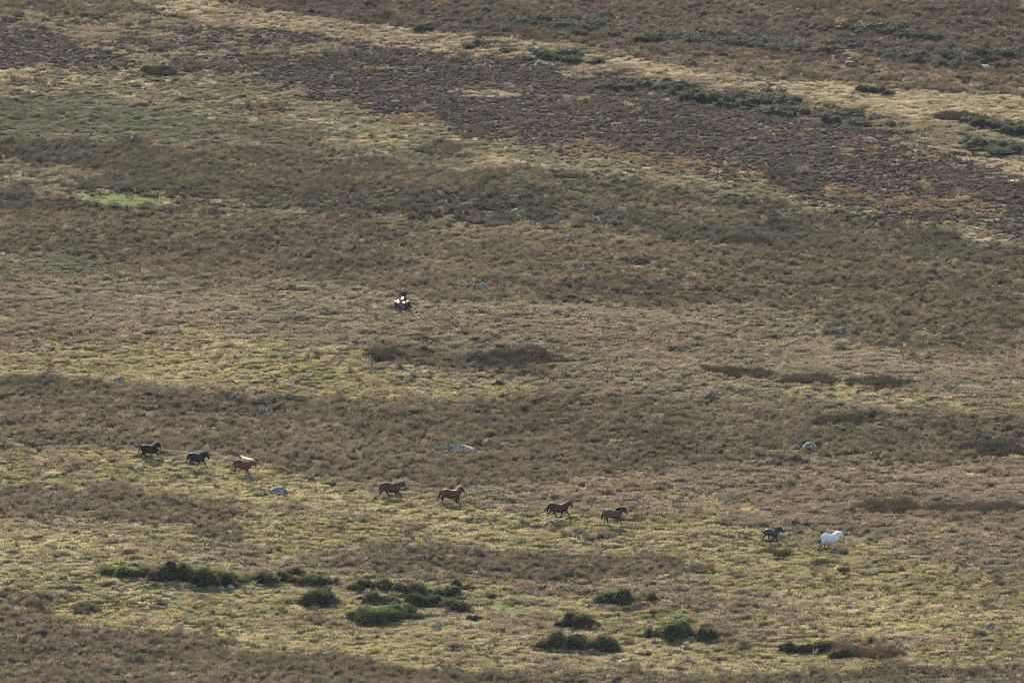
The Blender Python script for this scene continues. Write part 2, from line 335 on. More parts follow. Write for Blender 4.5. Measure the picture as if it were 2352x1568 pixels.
# ------------------------------------------------------------------ plant prototypes (kept outside the scene's collection)
def blades(n, rad, h, lean, width, droop=0.0, rs=1, wind=(.12, 0), seg=2):
    r = random.Random(rs); vs = []; fs = []
    for _ in range(n):
        a = r.random() * 6.283; d = rad * math.sqrt(r.random())
        x, y = d * math.cos(a), d * math.sin(a)
        hh = h * r.uniform(.55, 1.05); ln = lean * r.uniform(.3, 1.2) * (0.4 + d / rad)
        aa = a + r.uniform(-.7, .7); tx = math.cos(aa) * ln * hh + wind[0] * hh; ty = math.sin(aa) * ln * hh + wind[1] * hh
        w = width * r.uniform(.7, 1.3); wa = r.random() * 3.1416; wx, wy = math.cos(wa) * w, math.sin(wa) * w
        b = len(vs)
        if seg == 2:
            mx, my, mz = x + tx * .35, y + ty * .35, hh * .62
            vs += [(x - wx * .5, y - wy * .5, -.06), (x + wx * .5, y + wy * .5, -.06), (mx + wx * .5, my + wy * .5, mz), (mx - wx * .5, my - wy * .5, mz), (x + tx, y + ty, hh * (1 - droop))]
            fs += [(b, b + 1, b + 2, b + 3), (b + 3, b + 2, b + 4)]
        else:
            vs += [(x - wx * .5, y - wy * .5, -.06), (x + wx * .5, y + wy * .5, -.06), (x + tx, y + ty, hh)]; fs += [(b, b + 1, b + 2)]
    return vs, fs
def dome(n, rad, h, size, rs, up=.5, core=True):
    r = random.Random(rs); vs = []; fs = []
    lob = [(r.uniform(-.45, .45) * rad, r.uniform(-.45, .45) * rad, r.uniform(.55, .95)) for _ in range(4)]
    for _ in range(n):
        lx, ly, ls = r.choice(lob)
        th = r.random() * 6.283; ph = math.acos(r.random())
        k = ls * r.uniform(.75, 1.05)
        nx_, ny_, nz_ = math.sin(ph) * math.cos(th), math.sin(ph) * math.sin(th), math.cos(ph)
        p = Vector((lx + nx_ * rad * .65 * k, ly + ny_ * rad * .65 * k, nz_ * h * k))
        d = Vector((nx_, ny_, nz_ + up)).normalized() * size * r.uniform(.7, 1.4)
        s = Vector((r.uniform(-1, 1), r.uniform(-1, 1), r.uniform(-1, 1))).cross(d).normalized() * size * .38
        b = len(vs); vs += [tuple(p - s), tuple(p + s), tuple(p + d)]; fs += [(b, b + 1, b + 2)]
    if core:
        for lx, ly, ls in lob:
            b = len(vs); k = 8
            for j in range(k):
                t = j * 6.283 / k; vs.append((lx + math.cos(t) * rad * .6 * ls, ly + math.sin(t) * rad * .6 * ls, -.05))
            for j in range(k):
                t = j * 6.283 / k; vs.append((lx + math.cos(t) * rad * .45 * ls, ly + math.sin(t) * rad * .45 * ls, h * .55 * ls))
            vs.append((lx, ly, h * .82 * ls))
            for j in range(k):
                j2 = (j + 1) % k; fs += [(b + j, b + j2, b + k + j2, b + k + j), (b + k + j, b + k + j2, b + 2 * k)]
    return vs, fs
def proto_coll(name, gens):
    c = bpy.data.collections.new(name)
    for k, (vs, fs) in enumerate(gens):
        o = mesh_obj(f'{name}_{k}', vs, fs, M_blade, link=False); c.objects.link(o)
    return c
COLLS = {
 0: proto_coll('grass_tuft', [blades(60, .30, .34, .9, .028, .32, 10 + s, (.10, -.04)) for s in range(5)]),
 1: proto_coll('rush_tuft', [blades(50, .24, .80, .26, .022, .02, 30 + s, (.20, -.03)) for s in range(5)]),
 2: proto_coll('heather_clump', [dome(90, .42, .34, .06, 50 + s) for s in range(4)]),
 3: proto_coll('gorse_clump', [dome(150, .60, .55, .08, 70 + s) for s in range(4)]),
 4: proto_coll('moss_tuft', [blades(40, .34, .09, .8, .03, .2, 90 + s, (0, 0), 1) for s in range(3)]),
}
def scatter(name, label, kindid, P, rot, scl, idx, col):
    me = bpy.data.meshes.new(name + '_points'); me.vertices.add(len(P)); me.vertices.foreach_set('co', P.astype(np.float32).ravel())
    a = me.attributes.new('rot', 'FLOAT_VECTOR', 'POINT'); a.data.foreach_set('vector', rot.astype(np.float32).ravel())
    a = me.attributes.new('scl', 'FLOAT_VECTOR', 'POINT'); a.data.foreach_set('vector', scl.astype(np.float32).ravel())
    a = me.attributes.new('idx', 'INT', 'POINT'); a.data.foreach_set('value', idx.astype(np.int32))
    a = me.attributes.new('col', 'FLOAT_COLOR', 'POINT'); c4 = np.ones((len(P), 4), np.float32); c4[:, :3] = col; a.data.foreach_set('color', c4.ravel())
    o = bpy.data.objects.new(name, me); COL.objects.link(o); tag(o, label, kind='stuff')
    me.materials.append(M_blade)
    ng = bpy.data.node_groups.new('scatter_' + name, 'GeometryNodeTree')
    ng.interface.new_socket('Geometry', in_out='INPUT', socket_type='NodeSocketGeometry'); ng.interface.new_socket('Geometry', in_out='OUTPUT', socket_type='NodeSocketGeometry')
    N = ng.nodes; L = ng.links
    gi = N.new('NodeGroupInput'); go = N.new('NodeGroupOutput'); ip = N.new('GeometryNodeInstanceOnPoints'); ci = N.new('GeometryNodeCollectionInfo')
    ci.inputs['Collection'].default_value = COLLS[kindid]; ci.inputs['Separate Children'].default_value = True; ci.inputs['Reset Children'].default_value = True
    def named(nm, t):
        k = N.new('GeometryNodeInputNamedAttribute'); k.data_type = t; k.inputs['Name'].default_value = nm; return k.outputs['Attribute']
    L.new(gi.outputs[0], ip.inputs['Points']); L.new(ci.outputs[0], ip.inputs['Instance']); ip.inputs['Pick Instance'].default_value = True
    L.new(named('idx', 'INT'), ip.inputs['Instance Index']); L.new(named('scl', 'FLOAT_VECTOR'), ip.inputs['Scale'])
    er = N.new('FunctionNodeEulerToRotation'); L.new(named('rot', 'FLOAT_VECTOR'), er.inputs[0]); L.new(er.outputs[0], ip.inputs['Rotation'])
    L.new(ip.outputs[0], go.inputs[0])
    md = o.modifiers.new('scatter', 'NODES'); md.node_group = ng
    return o

DMAX = 11.0
y0, y1 = 826.0, 1150.0
area = 0.5 * (y1 - y0) * (2 * .0495 * (y0 + y1))
NC = int(area * DMAX)
yy = np.sqrt(rng.random(NC) * (y1 ** 2 - y0 ** 2) + y0 ** 2); xx = (rng.random(NC) * 2 - 1) * .0495 * yy
px, py = project(xx, yy, H(xx, yy))
wt = weights(px, py)
# sharpen mixing into patches: low-frequency noise biases the draw
nzr = vnoise(xx / 1.1, yy / 1.5, 41) * .45 + vnoise(xx / .45, yy / .55, 42) * .3 + rng.random(NC) * .25
nzr = np.clip((nzr - .5) * 1.5 + .5, 0, .9999)
cum = np.cumsum(wt, 0); cls = (nzr[None] > cum).sum(0); cls = np.clip(cls, 0, len(CL) - 1)
def ranked(a):
    r_ = np.empty(len(a)); r_[np.argsort(a)] = np.linspace(0, .9999, len(a)); return r_
SEC = {'green': [('pinktan', .20), ('straw', .14), ('rush', .05), ('bright', .02), ('tan', .08)], 'tan': [('pinktan', .2), ('greygreen', .16), ('straw', .09), ('rush', .07)],
 'rush': [('tan', .2), ('rushdark', .2), ('pinktan', .14), ('greygreen', .05)], 'rushdark': [('rush', .24), ('greygreen', .14), ('tan', .06)], 'heath': [('olive', .05), ('orange', .05), ('rushdark', .12)],
 'straw': [('tan', .25), ('pinktan', .15), ('olive', .1)], 'redbrown': [('rushdark', .16), ('tan', .1), ('rush', .2), ('gorse', .02)], 'olive': [('orange', .14), ('straw', .14), ('greygreen', .14), ('heath', .04)],
 'greygreen': [('tan', .14), ('rush', .08), ('olive', .16)], 'pinktan': [('green', .18), ('rush', .16), ('tan', .2), ('straw', .08)]}
ysh = yy + .42 * xx
u_ = ranked(fbm(xx / 9, ysh / 6, 201, 3) + .10 * rng.random(NC)); cls2 = cls.copy()
v_ = ranked(fbm(xx / 1.6, ysh / 1.6, 231, 2) + .12 * rng.random(NC))
for c, lst in SEC.items():
    for fld, sc_ in ((u_, .62), (v_, .55)):
        a = .03 if fld is u_ else .05
        for c2, p_ in lst:
            p_ = p_ * .6
            q = (cls == CI[c]) & (fld > a) & (fld < a + p_ * sc_); cls2[q] = CI[c2]; a += p_ * sc_ + .11
cls = cls2
dens = np.array([PLANT[c][0] for c in CL])[cls]
tus = vnoise(xx / .9, yy / .9, 61)                # tussock / hollow pattern
hol = vnoise(xx / .42, yy / .62, 63) * .72 + vnoise(xx / 1.6, yy / 2.2, 64) * .28
keep = rng.random(NC) < dens * 1.2 / DMAX * np.maximum(np.clip(-.2 + 2.2 * hol, .15, 1.3), np.array([.75 if c == 'heath' else (.3 if c in ('green', 'bright') else .5) for c in CL])[cls])
MASKS = []                                         # filled by objects: places kept clear of scatter
xx, yy, px, py, cls, tus, hol = [a[keep] for a in (xx, yy, px, py, cls, tus, hol)]
N_ = len(xx)
kind = np.zeros(N_, int); scl = np.ones(N_); col = np.zeros((N_, 3))
ysh = yy + .42 * xx; low = fbm(xx / 13, ysh / 8, 91, 3); low2 = fbm(xx / 4, ysh / 3, 95, 2)
for ci_, c in enumerate(CL):
    m = np.where(cls == ci_)[0]
    if not len(m): continue
    ks = PLANT[c][1]; pr = np.array([k[1] for k in ks]); pick = rng.choice(len(ks), len(m), p=pr / pr.sum())
    kind[m] = np.array([k[0] for k in ks])[pick]
    lo_ = np.array([k[2] for k in ks])[pick]; hi_ = np.array([k[3] for k in ks])[pick]
    scl[m] = lo_ + (hi_ - lo_) * np.clip(rng.random(len(m)) * .4 + hol[m] * 1.1 - .2, 0, 1.15)
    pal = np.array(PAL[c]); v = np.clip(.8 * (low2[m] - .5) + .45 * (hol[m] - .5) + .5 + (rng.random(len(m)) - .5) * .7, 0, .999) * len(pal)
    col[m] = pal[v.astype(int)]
col *= (.76 + .48 * low)[:, None] * (.85 + .30 * rng.random(N_))[:, None]
zz = H(xx, yy)
# the rushes are tallest in the hollows at the very bottom of the slope
P = np.stack([xx, yy, zz], 1)
rot = np.zeros((N_, 3)); rot[:, 2] = (rng.random(N_) - .5) * 2.2; rot[:, 0] = (rng.random(N_) - .5) * .15; rot[:, 1] = (rng.random(N_) - .5) * .15
s3 = np.stack([scl * (.85 + .4 * rng.random(N_)), scl * (.85 + .4 * rng.random(N_)), scl * (.8 + .45 * rng.random(N_))], 1)
names = {0: ('grass', 'tussocky tan and green moor grass covering the hillside'), 1: ('rushes', 'brown and dark green rushes spread over the wetter ground'), 2: ('heather', 'purple brown heather covering the upper slope'), 3: ('low_gorse', 'low dark green gorse scrub spread over the far slope'), 4: ('moss', 'bright green moss and cropped grass in small patches')}

# ------------------------------------------------------------------ builders that use real meshes
def smooth_noise3(p, s, seed):
    return (vnoise(p[:, 0] * s + seed, p[:, 1] * s + p[:, 2] * s * .7, seed) + vnoise(p[:, 2] * s - seed, p[:, 0] * s * .6 - p[:, 1] * s, seed + 3)) * .5
def tri_leaves(P, Nn, size, rs, up=.4):
    r = np.random.default_rng(rs); n = len(P)
    d = Nn + np.array([0, 0, up]) + r.normal(0, .45, (n, 3)); d /= np.linalg.norm(d, axis=1)[:, None]; d *= size * r.uniform(.6, 1.4, (n, 1))
    s = np.cross(d, r.normal(0, 1, (n, 3))); s /= np.linalg.norm(s, axis=1)[:, None] + 1e-9; s *= size * .33
    v = np.stack([P - s, P + s, P + d], 1).reshape(-1, 3); f = np.arange(3 * n).reshape(-1, 3)
    return v, f
def ico(sub):
    bm = bmesh.new(); bmesh.ops.create_icosphere(bm, subdivisions=sub, radius=1); v = np.array([p.co[:] for p in bm.verts]); f = np.array([[q.index for q in p.verts] for p in bm.faces]); bm.free(); return v, f
ICO3 = ico(3); ICO4 = ico(4); ICO2 = ico(2)
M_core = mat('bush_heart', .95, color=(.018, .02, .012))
M_stem = mat('gorse_stem', .9, color=(.09, .07, .05))
CLEAR = []; SHRINK = []
def gorse(x0, x1, top, bot, label, pal=((.040, .062, .028), (.062, .085, .034), (.085, .10, .045)), seed=1, cat='bush', lobes=None, name='gorse_bush', dens=1.0, group=None):
    c = at((x0 + x1) / 2, bot - 2); k = pxm(c.y); w = (x1 - x0) * k * 1.1; h = (bot - top) * k * 1.15
    dep = min(max(w * .45, h * .8), w * .6, 2.6) ; c = at((x0 + x1) / 2, bot - (dep * .10) / k); h = max(h - dep * .15, .35)
    slopex = float((H(c.x + w * .4, c.y) - H(c.x - w * .4, c.y)) / (w * .8))
    root = empty(name, c); tag(root, label, cat, group)
    r = np.random.default_rng(seed); nl = int((lobes or 4) * 1.5) + 1
    LP = []; LN = []; LC = []; cv = []; cf = []
    iv, if_ = ICO3
    for j in range(nl):
        t = (j + .5) / nl * 2 - 1 + r.uniform(-.25, .25) / nl
        ly = r.uniform(-.95, .95) * dep * (1 - abs(t) * .5)
        prof = (1 - abs(t) ** 2.2) * .62 + .38
        lh = h * prof * r.uniform(.38, 1.12); lr = max(w / nl * r.uniform(.65, 1.7), .36 * h) * (.75 + .3 * (lh > .6 * h)); lh = min(lh, 1.5 * lr)
        lx = max(-w / 2 + lr * .8, min(w / 2 - lr * .8, t * w / 2)); lx = px_ + min(lx - px_, (lr + pr_) * .62) if j else lx; ly = py_ + max(-.5 * dep * .6, min(.5 * dep * .6, ly - py_)) if j else ly; px_, py_, pr_ = lx, ly, lr; lz = slopex * lx
        v = iv * (1 + .55 * (smooth_noise3(iv * 1, 2.4, seed * 7 + j) - .5))[:, None]
        v = v * np.array([lr * .86, min(lr, dep * .6) * .86, lh * .88]) + np.array([lx, ly, lz]); b = len(cv)
        cv += list(v); cf += [(p[0] + sum_, p[1] + sum_, p[2] + sum_) for sum_ in (b,) for p in if_]
        n = int(dens * 520 * (lr * lr + lr * lh) * 1.6) + 60
        d = r.normal(0, 1, (n, 3)); d /= np.linalg.norm(d, axis=1)[:, None]; d[:, 2] = np.abs(d[:, 2]) * 1.0 - .12
        lump = 1 + .5 * (smooth_noise3(d, 2.4, seed * 7 + j) - .5) + .32 * (smooth_noise3(d, 6, seed * 3 + j) - .5)
        p = d * (lump * np.where(r.random(n) < .14, r.uniform(1.03, 1.22, n), r.uniform(.84, 1.03, n)))[:, None] * np.array([lr, min(lr, dep * .6), lh]) + np.array([lx, ly, lz])
        LP.append(p); LN.append(d); q = smooth_noise3(p, 2.2, seed + 5) * .6 + r.random(n) * .4
        pa = np.array(pal) * r.uniform(.6, 1.35); LC.append(pa[np.clip((q * 1.5 - .25) * len(pa), 0, len(pa) - 1).astype(int)] * r.uniform(.75, 1.25, (n, 1)))
    P_ = np.concatenate(LP); ok = P_[:, 2] > slopex * P_[:, 0] - .12
    P_ = P_[ok]; v, f = tri_leaves(P_, np.concatenate(LN)[ok], .125, seed)
    mesh_obj('foliage', v, f, M_leafv, root, np.repeat(np.concatenate(LC)[ok], 3, 0))
    mesh_obj('dark_core', np.array(cv), np.array(cf), M_core, root, smooth=True)  # opaque near-black lumps filling the inside of the bush
    CLEAR.append((c.x, c.y, w * .36, dep * .5)); SHRINK.append((c.x, c.y - dep - .2, w * .42, .7))
    return root
def rush_bed(x0, x1, top, bot, label, pal, seed, name='rush_bed', cat='rushes', hgt=None, depth=None, skew=0.0, group=None, n=None):
    yc = bot
    c = at((x0 + x1) / 2, bot); k = pxm(c.y); w = (x1 - x0) * k * 1.1; hh = hgt or min(1.0, (bot - top) * k * .8)
    dep = depth or max(.3, min(w * .4, ((bot - top) * k - hh) / .22 + .25))
    c = at((x0 + x1) / 2, bot - dep * .1 / k)
    root = tag(bpy.data.objects.new(name, None), label, cat, group)
    r = np.random.default_rng(seed); pal = np.array(pal) * .66; n = n or int(min(7500, 200 + 950 * w * dep)); pal = np.array(pal)
    a = r.uniform(0, 6.283, n); d = np.sqrt(r.random(n)); ex = d * np.cos(a) * w / 2; ey = d * np.sin(a) * dep
    edge = .5 + .75 * fbm(np.cos(a) * 2.2 + 50, np.sin(a) * 2.2, seed, 3) ; ex = ex * edge; ey = ey + skew * ex
    gz = H(ex + c.x, ey + c.y) - c.z
    L_ = hh * (.35 + .85 * fbm(ex * 1.7, ey * 1.6 + 20, seed + 2, 3)) * r.uniform(.6, 1.15, n) * (1 - .35 * d ** 4)
    tx = (.22 + r.normal(0, .13, n)) * L_; ty = r.normal(-.03, .12, n) * L_
    if w < 1.6: tx += ex * .35; ty += ey * .3
    wa = r.uniform(0, 3.14, n); ww = .022 * r.uniform(.7, 1.3, n); wx = np.cos(wa) * ww; wy = np.sin(wa) * ww
    z0 = np.zeros(n)
    v = np.stack([np.stack([ex - wx / 2, ey - wy / 2, gz - .08], 1), np.stack([ex + wx / 2, ey + wy / 2, gz - .08], 1),
                  np.stack([ex + tx * .4 + wx / 2, ey + ty * .4 + wy / 2, gz + L_ * .6], 1), np.stack([ex + tx * .4 - wx / 2, ey + ty * .4 - wy / 2, gz + L_ * .6], 1),
                  np.stack([ex + tx, ey + ty, gz + L_], 1)], 1).reshape(-1, 3)
    b = np.arange(n)[:, None] * 5
    f = np.concatenate([b + np.array([[0, 1, 2]]), b + np.array([[0, 2, 3]]), b + np.array([[3, 2, 4]])])
    q = np.clip((fbm(ex * 1.4 + 9, ey * 2, seed + 4, 3) - .5) * 1.6 + .5 + (r.random(n) - .5) * .45, 0, .999)
    cc = pal[(q * len(pal)).astype(int)] * r.uniform(.75, 1.25, (n, 1))
    o = mesh_obj(name, v, f, M_rushv, col=np.repeat(cc, 5, 0)); o.location = c
    tag(o, label, cat, group); bpy.data.objects.remove(root)
    CLEAR.append((c.x, c.y, w * .42, dep * .7))
    return o
M_rock = None
def rock_mat():
    m = mat('granite_with_lichen', .95, color=(.36, .35, .34), spec=.2)
    nt = m.node_tree; n = nt.nodes; L = nt.links; b = [k for k in n if k.type == 'BSDF_PRINCIPLED'][0]
    tc = n.new('ShaderNodeTexCoord'); t = n.new('ShaderNodeTexNoise'); t.inputs['Scale'].default_value = 4; t.inputs['Detail'].default_value = 9; t.inputs['Roughness'].default_value = .65
    oi = n.new('ShaderNodeObjectInfo'); ad = n.new('ShaderNodeVectorMath'); ad.operation = 'ADD'; L.new(tc.outputs['Object'], ad.inputs[0]); L.new(oi.outputs['Location'], ad.inputs[1])
    L.new(ad.outputs[0], t.inputs['Vector'])
    cr = n.new('ShaderNodeValToRGB'); e = cr.color_ramp.elements; e[0].position = .36; e[0].color = (.07, .058, .04, 1); e[1].position = .62; e[1].color = (.50, .43, .33, 1)
    q = e.new(.47); q.color = (.22, .19, .14, 1); q = e.new(.53); q.color = (.35, .305, .235, 1)
    L.new(t.outputs[0], cr.inputs[0])
    a = n.new('ShaderNodeAttribute'); a.attribute_name = 'col'
    mx = n.new('ShaderNodeMix'); mx.data_type = 'RGBA'; mx.blend_type = 'MULTIPLY'; mx.inputs[0].default_value = 1
    L.new(cr.outputs[0], mx.inputs[6]); L.new(a.outputs['Color'], mx.inputs[7]); L.new(mx.outputs[2], b.inputs['Base Color'])
    bp = n.new('ShaderNodeBump'); bp.inputs['Strength'].default_value = .7; bp.inputs['Distance'].default_value = .05; L.new(t.outputs[0], bp.inputs['Height']); L.new(bp.outputs[0], b.inputs['Normal'])
    return m
M_rock = rock_mat()
def boulder(x0, x1, top, bot, label, seed, tint=(1, 1, 1), peak=0.0, moss=0.0, rise=.15, group=None):
    c = at((x0 + x1) / 2, bot); k = pxm(c.y); w = (x1 - x0) * k; h = (bot - top) * k
    c = at((x0 + x1) / 2, bot + .08 / k)
    v, f = (ICO4 if w > 1.0 else ICO3)
    if w > 1.5: v = np.sign(v) * np.abs(v) ** .72
    n = v + (v * (smooth_noise3(v, 1.3, seed)[:, None] - .5) * .75) + v * ((smooth_noise3(v, 4, seed + 9)[:, None] - .5) * .16)
    rs = np.random.default_rng(seed)
    for _ in range(9):                                 # cut facets: planes slice the blob
        d = rs.normal(0, 1, 3); d[2] = abs(d[2]) * .8; d /= np.linalg.norm(d); lim = rs.uniform(.62, .85)
        t = n @ d; n = n - np.where(t > lim, t - lim, 0)[:, None] * d * .9
    n[:, 0] /= np.abs(n[:, 0]).max(); n[:, 2] /= n[:, 2].max(); n[:, 1] /= np.abs(n[:, 1]).max()
    n[:, 2] *= 1 - .45 * np.clip((n[:, 0] * (1 if peak >= 0 else -1) + 1) * .5, 0, 1) * abs(peak)
    dep = min(w * .45, .9)
    hv = h + rise
    n = n * np.array([w / 2, dep, hv]) ; n[:, 2] = np.maximum(n[:, 2], -.3) - 0.0
    col = np.ones((len(n), 3)) * np.array(tint)
    if moss:
        mk = np.clip((n[:, 2] / hv - .1) * 2, 0, 1) * (smooth_noise3(n, 3, seed + 2) < moss); col = col * (1 - mk[:, None]) + np.array((.55, .62, .22)) * mk[:, None]
    o = mesh_obj('boulder', n, f, M_rock, col=col, smooth=False); o.location = (c.x, c.y + dep * .3, c.z)
    tag(o, label, 'boulder', group); CLEAR.append((c.x, c.y + dep * .3, w * .5, dep * 1.0)); SHRINK.append((c.x, c.y - dep * .5 - .8, w * .62, dep + 1.5)); return o

def loft(rings, seg=14):
    """rings: list of (centre Vector, axis1 Vector, axis2 Vector); closed at both ends."""
    vs = []; fs = []
    for c, a, b in rings:
        for j in range(seg):
            t = j * 2 * math.pi / seg; vs.append(tuple(c + a * math.cos(t) + b * math.sin(t)))
    for q in range(len(rings) - 1):
        for j in range(seg):
            j2 = (j + 1) % seg; fs.append((q * seg + j, q * seg + j2, (q + 1) * seg + j2, (q + 1) * seg + j))
    fs.append(tuple(range(seg))[::-1]); fs.append(tuple((len(rings) - 1) * seg + j for j in range(seg)))
    return vs, fs
def path_loft(pts, seg=12, widths=None):
    """pts: (x, y, z, r_in_plane, r_side); the path runs roughly in the XZ plane. round caps."""
    R = []
    C = [Vector(p[:3]) for p in pts]
    def fr(i):
        t = (C[min(i + 1, len(C) - 1)] - C[max(i - 1, 0)]).normalized(); s = Vector((0, 1, 0))
        if abs(t.y) > .9: s = Vector((1, 0, 0))
        a = t.cross(s).normalized(); b = a.cross(t).normalized(); return t, a, b
    t, a, b = fr(0)
    for q in (1.0, .8, .4): 
        kk = math.sqrt(max(0, 1 - q * q)) if q < 1 else .12
        R.append((C[0] - t * pts[0][3] * q * .6, a * pts[0][3] * max(kk, .12), b * pts[0][4] * max(kk, .12)))
    for i in range(len(C)):
        t, a, b = fr(i); R.append((C[i], a * pts[i][3], b * pts[i][4]))
    t, a, b = fr(len(C) - 1)
    for q in (.4, .8, 1.0):
        kk = math.sqrt(max(0, 1 - q * q)) if q < 1 else .12
        R.append((C[-1] + t * pts[-1][3] * q * .6, a * pts[-1][3] * max(kk, .12), b * pts[-1][4] * max(kk, .12)))
    return loft(R, seg)
def merge(parts):
    vs = []; fs = []
    for v, f in parts:
        b = len(vs); vs += v; fs += [tuple(k + b for k in q) for q in f]
    return vs, fs
def voxel(parts, vox, iters=4):
    vs, fs = merge(parts); me = bpy.data.meshes.new('tmp'); me.from_pydata(vs, [], fs)
    bm = bmesh.new(); bm.from_mesh(me)
    for comp in (0,): bmesh.ops.recalc_face_normals(bm, faces=bm.faces)
    bm.to_mesh(me); bm.free()
    o = bpy.data.objects.new('tmp', me); COL.objects.link(o)
    m = o.modifiers.new('r', 'REMESH'); m.mode = 'VOXEL'; m.voxel_size = vox
    s = o.modifiers.new('s', 'SMOOTH'); s.factor = .5; s.iterations = iters
    dg = bpy.context.evaluated_depsgraph_get(); dg.update(); ev = o.evaluated_get(dg); m2 = bpy.data.meshes.new_from_object(ev)
    bpy.data.objects.remove(o); return m2
def finish(me, name, m, parent, colf):
    v = np.empty(len(me.vertices) * 3, np.float32); me.vertices.foreach_get('co', v); v = v.reshape(-1, 3)
    c = np.ones((len(v), 4), np.float32); c[:, :3] = colf(v)
    a = me.color_attributes.new('col', 'FLOAT_COLOR', 'POINT'); a.data.foreach_set('color', c.ravel())
    me.polygons.foreach_set('use_smooth', [True] * len(me.polygons)); me.materials.clear(); me.materials.append(m)
    me.name = name; o = bpy.data.objects.new(name, me); COL.objects.link(o); o.parent = parent; return o
def strands(name, parent, roots, col, m=None, width=.016):
    """roots: list of (p0, p1, p2) curves -> thin tapered ribbons"""
    vs = []; fs = []; cs = []
    for p0, p1, p2, c in roots:
        p0, p1, p2 = Vector(p0), Vector(p1), Vector(p2); b = len(vs); N = 5
        sd = (p2 - p0).cross(Vector((random.uniform(-.6, .6), 1, random.uniform(-.6, .6)))).normalized() * width
        for q in range(N):
            t = q / (N - 1); p = p0 * (1 - t) ** 2 + p1 * 2 * t * (1 - t) + p2 * t * t; w = sd * (1 - t * .85)
            vs += [tuple(p - w), tuple(p + w)]; cs += [c, c]
        fs += [(b + 2 * q, b + 2 * q + 1, b + 2 * q + 3, b + 2 * q + 2) for q in range(N - 1)]
    return mesh_obj(name, vs, fs, m or M_hair, parent, np.array(cs))

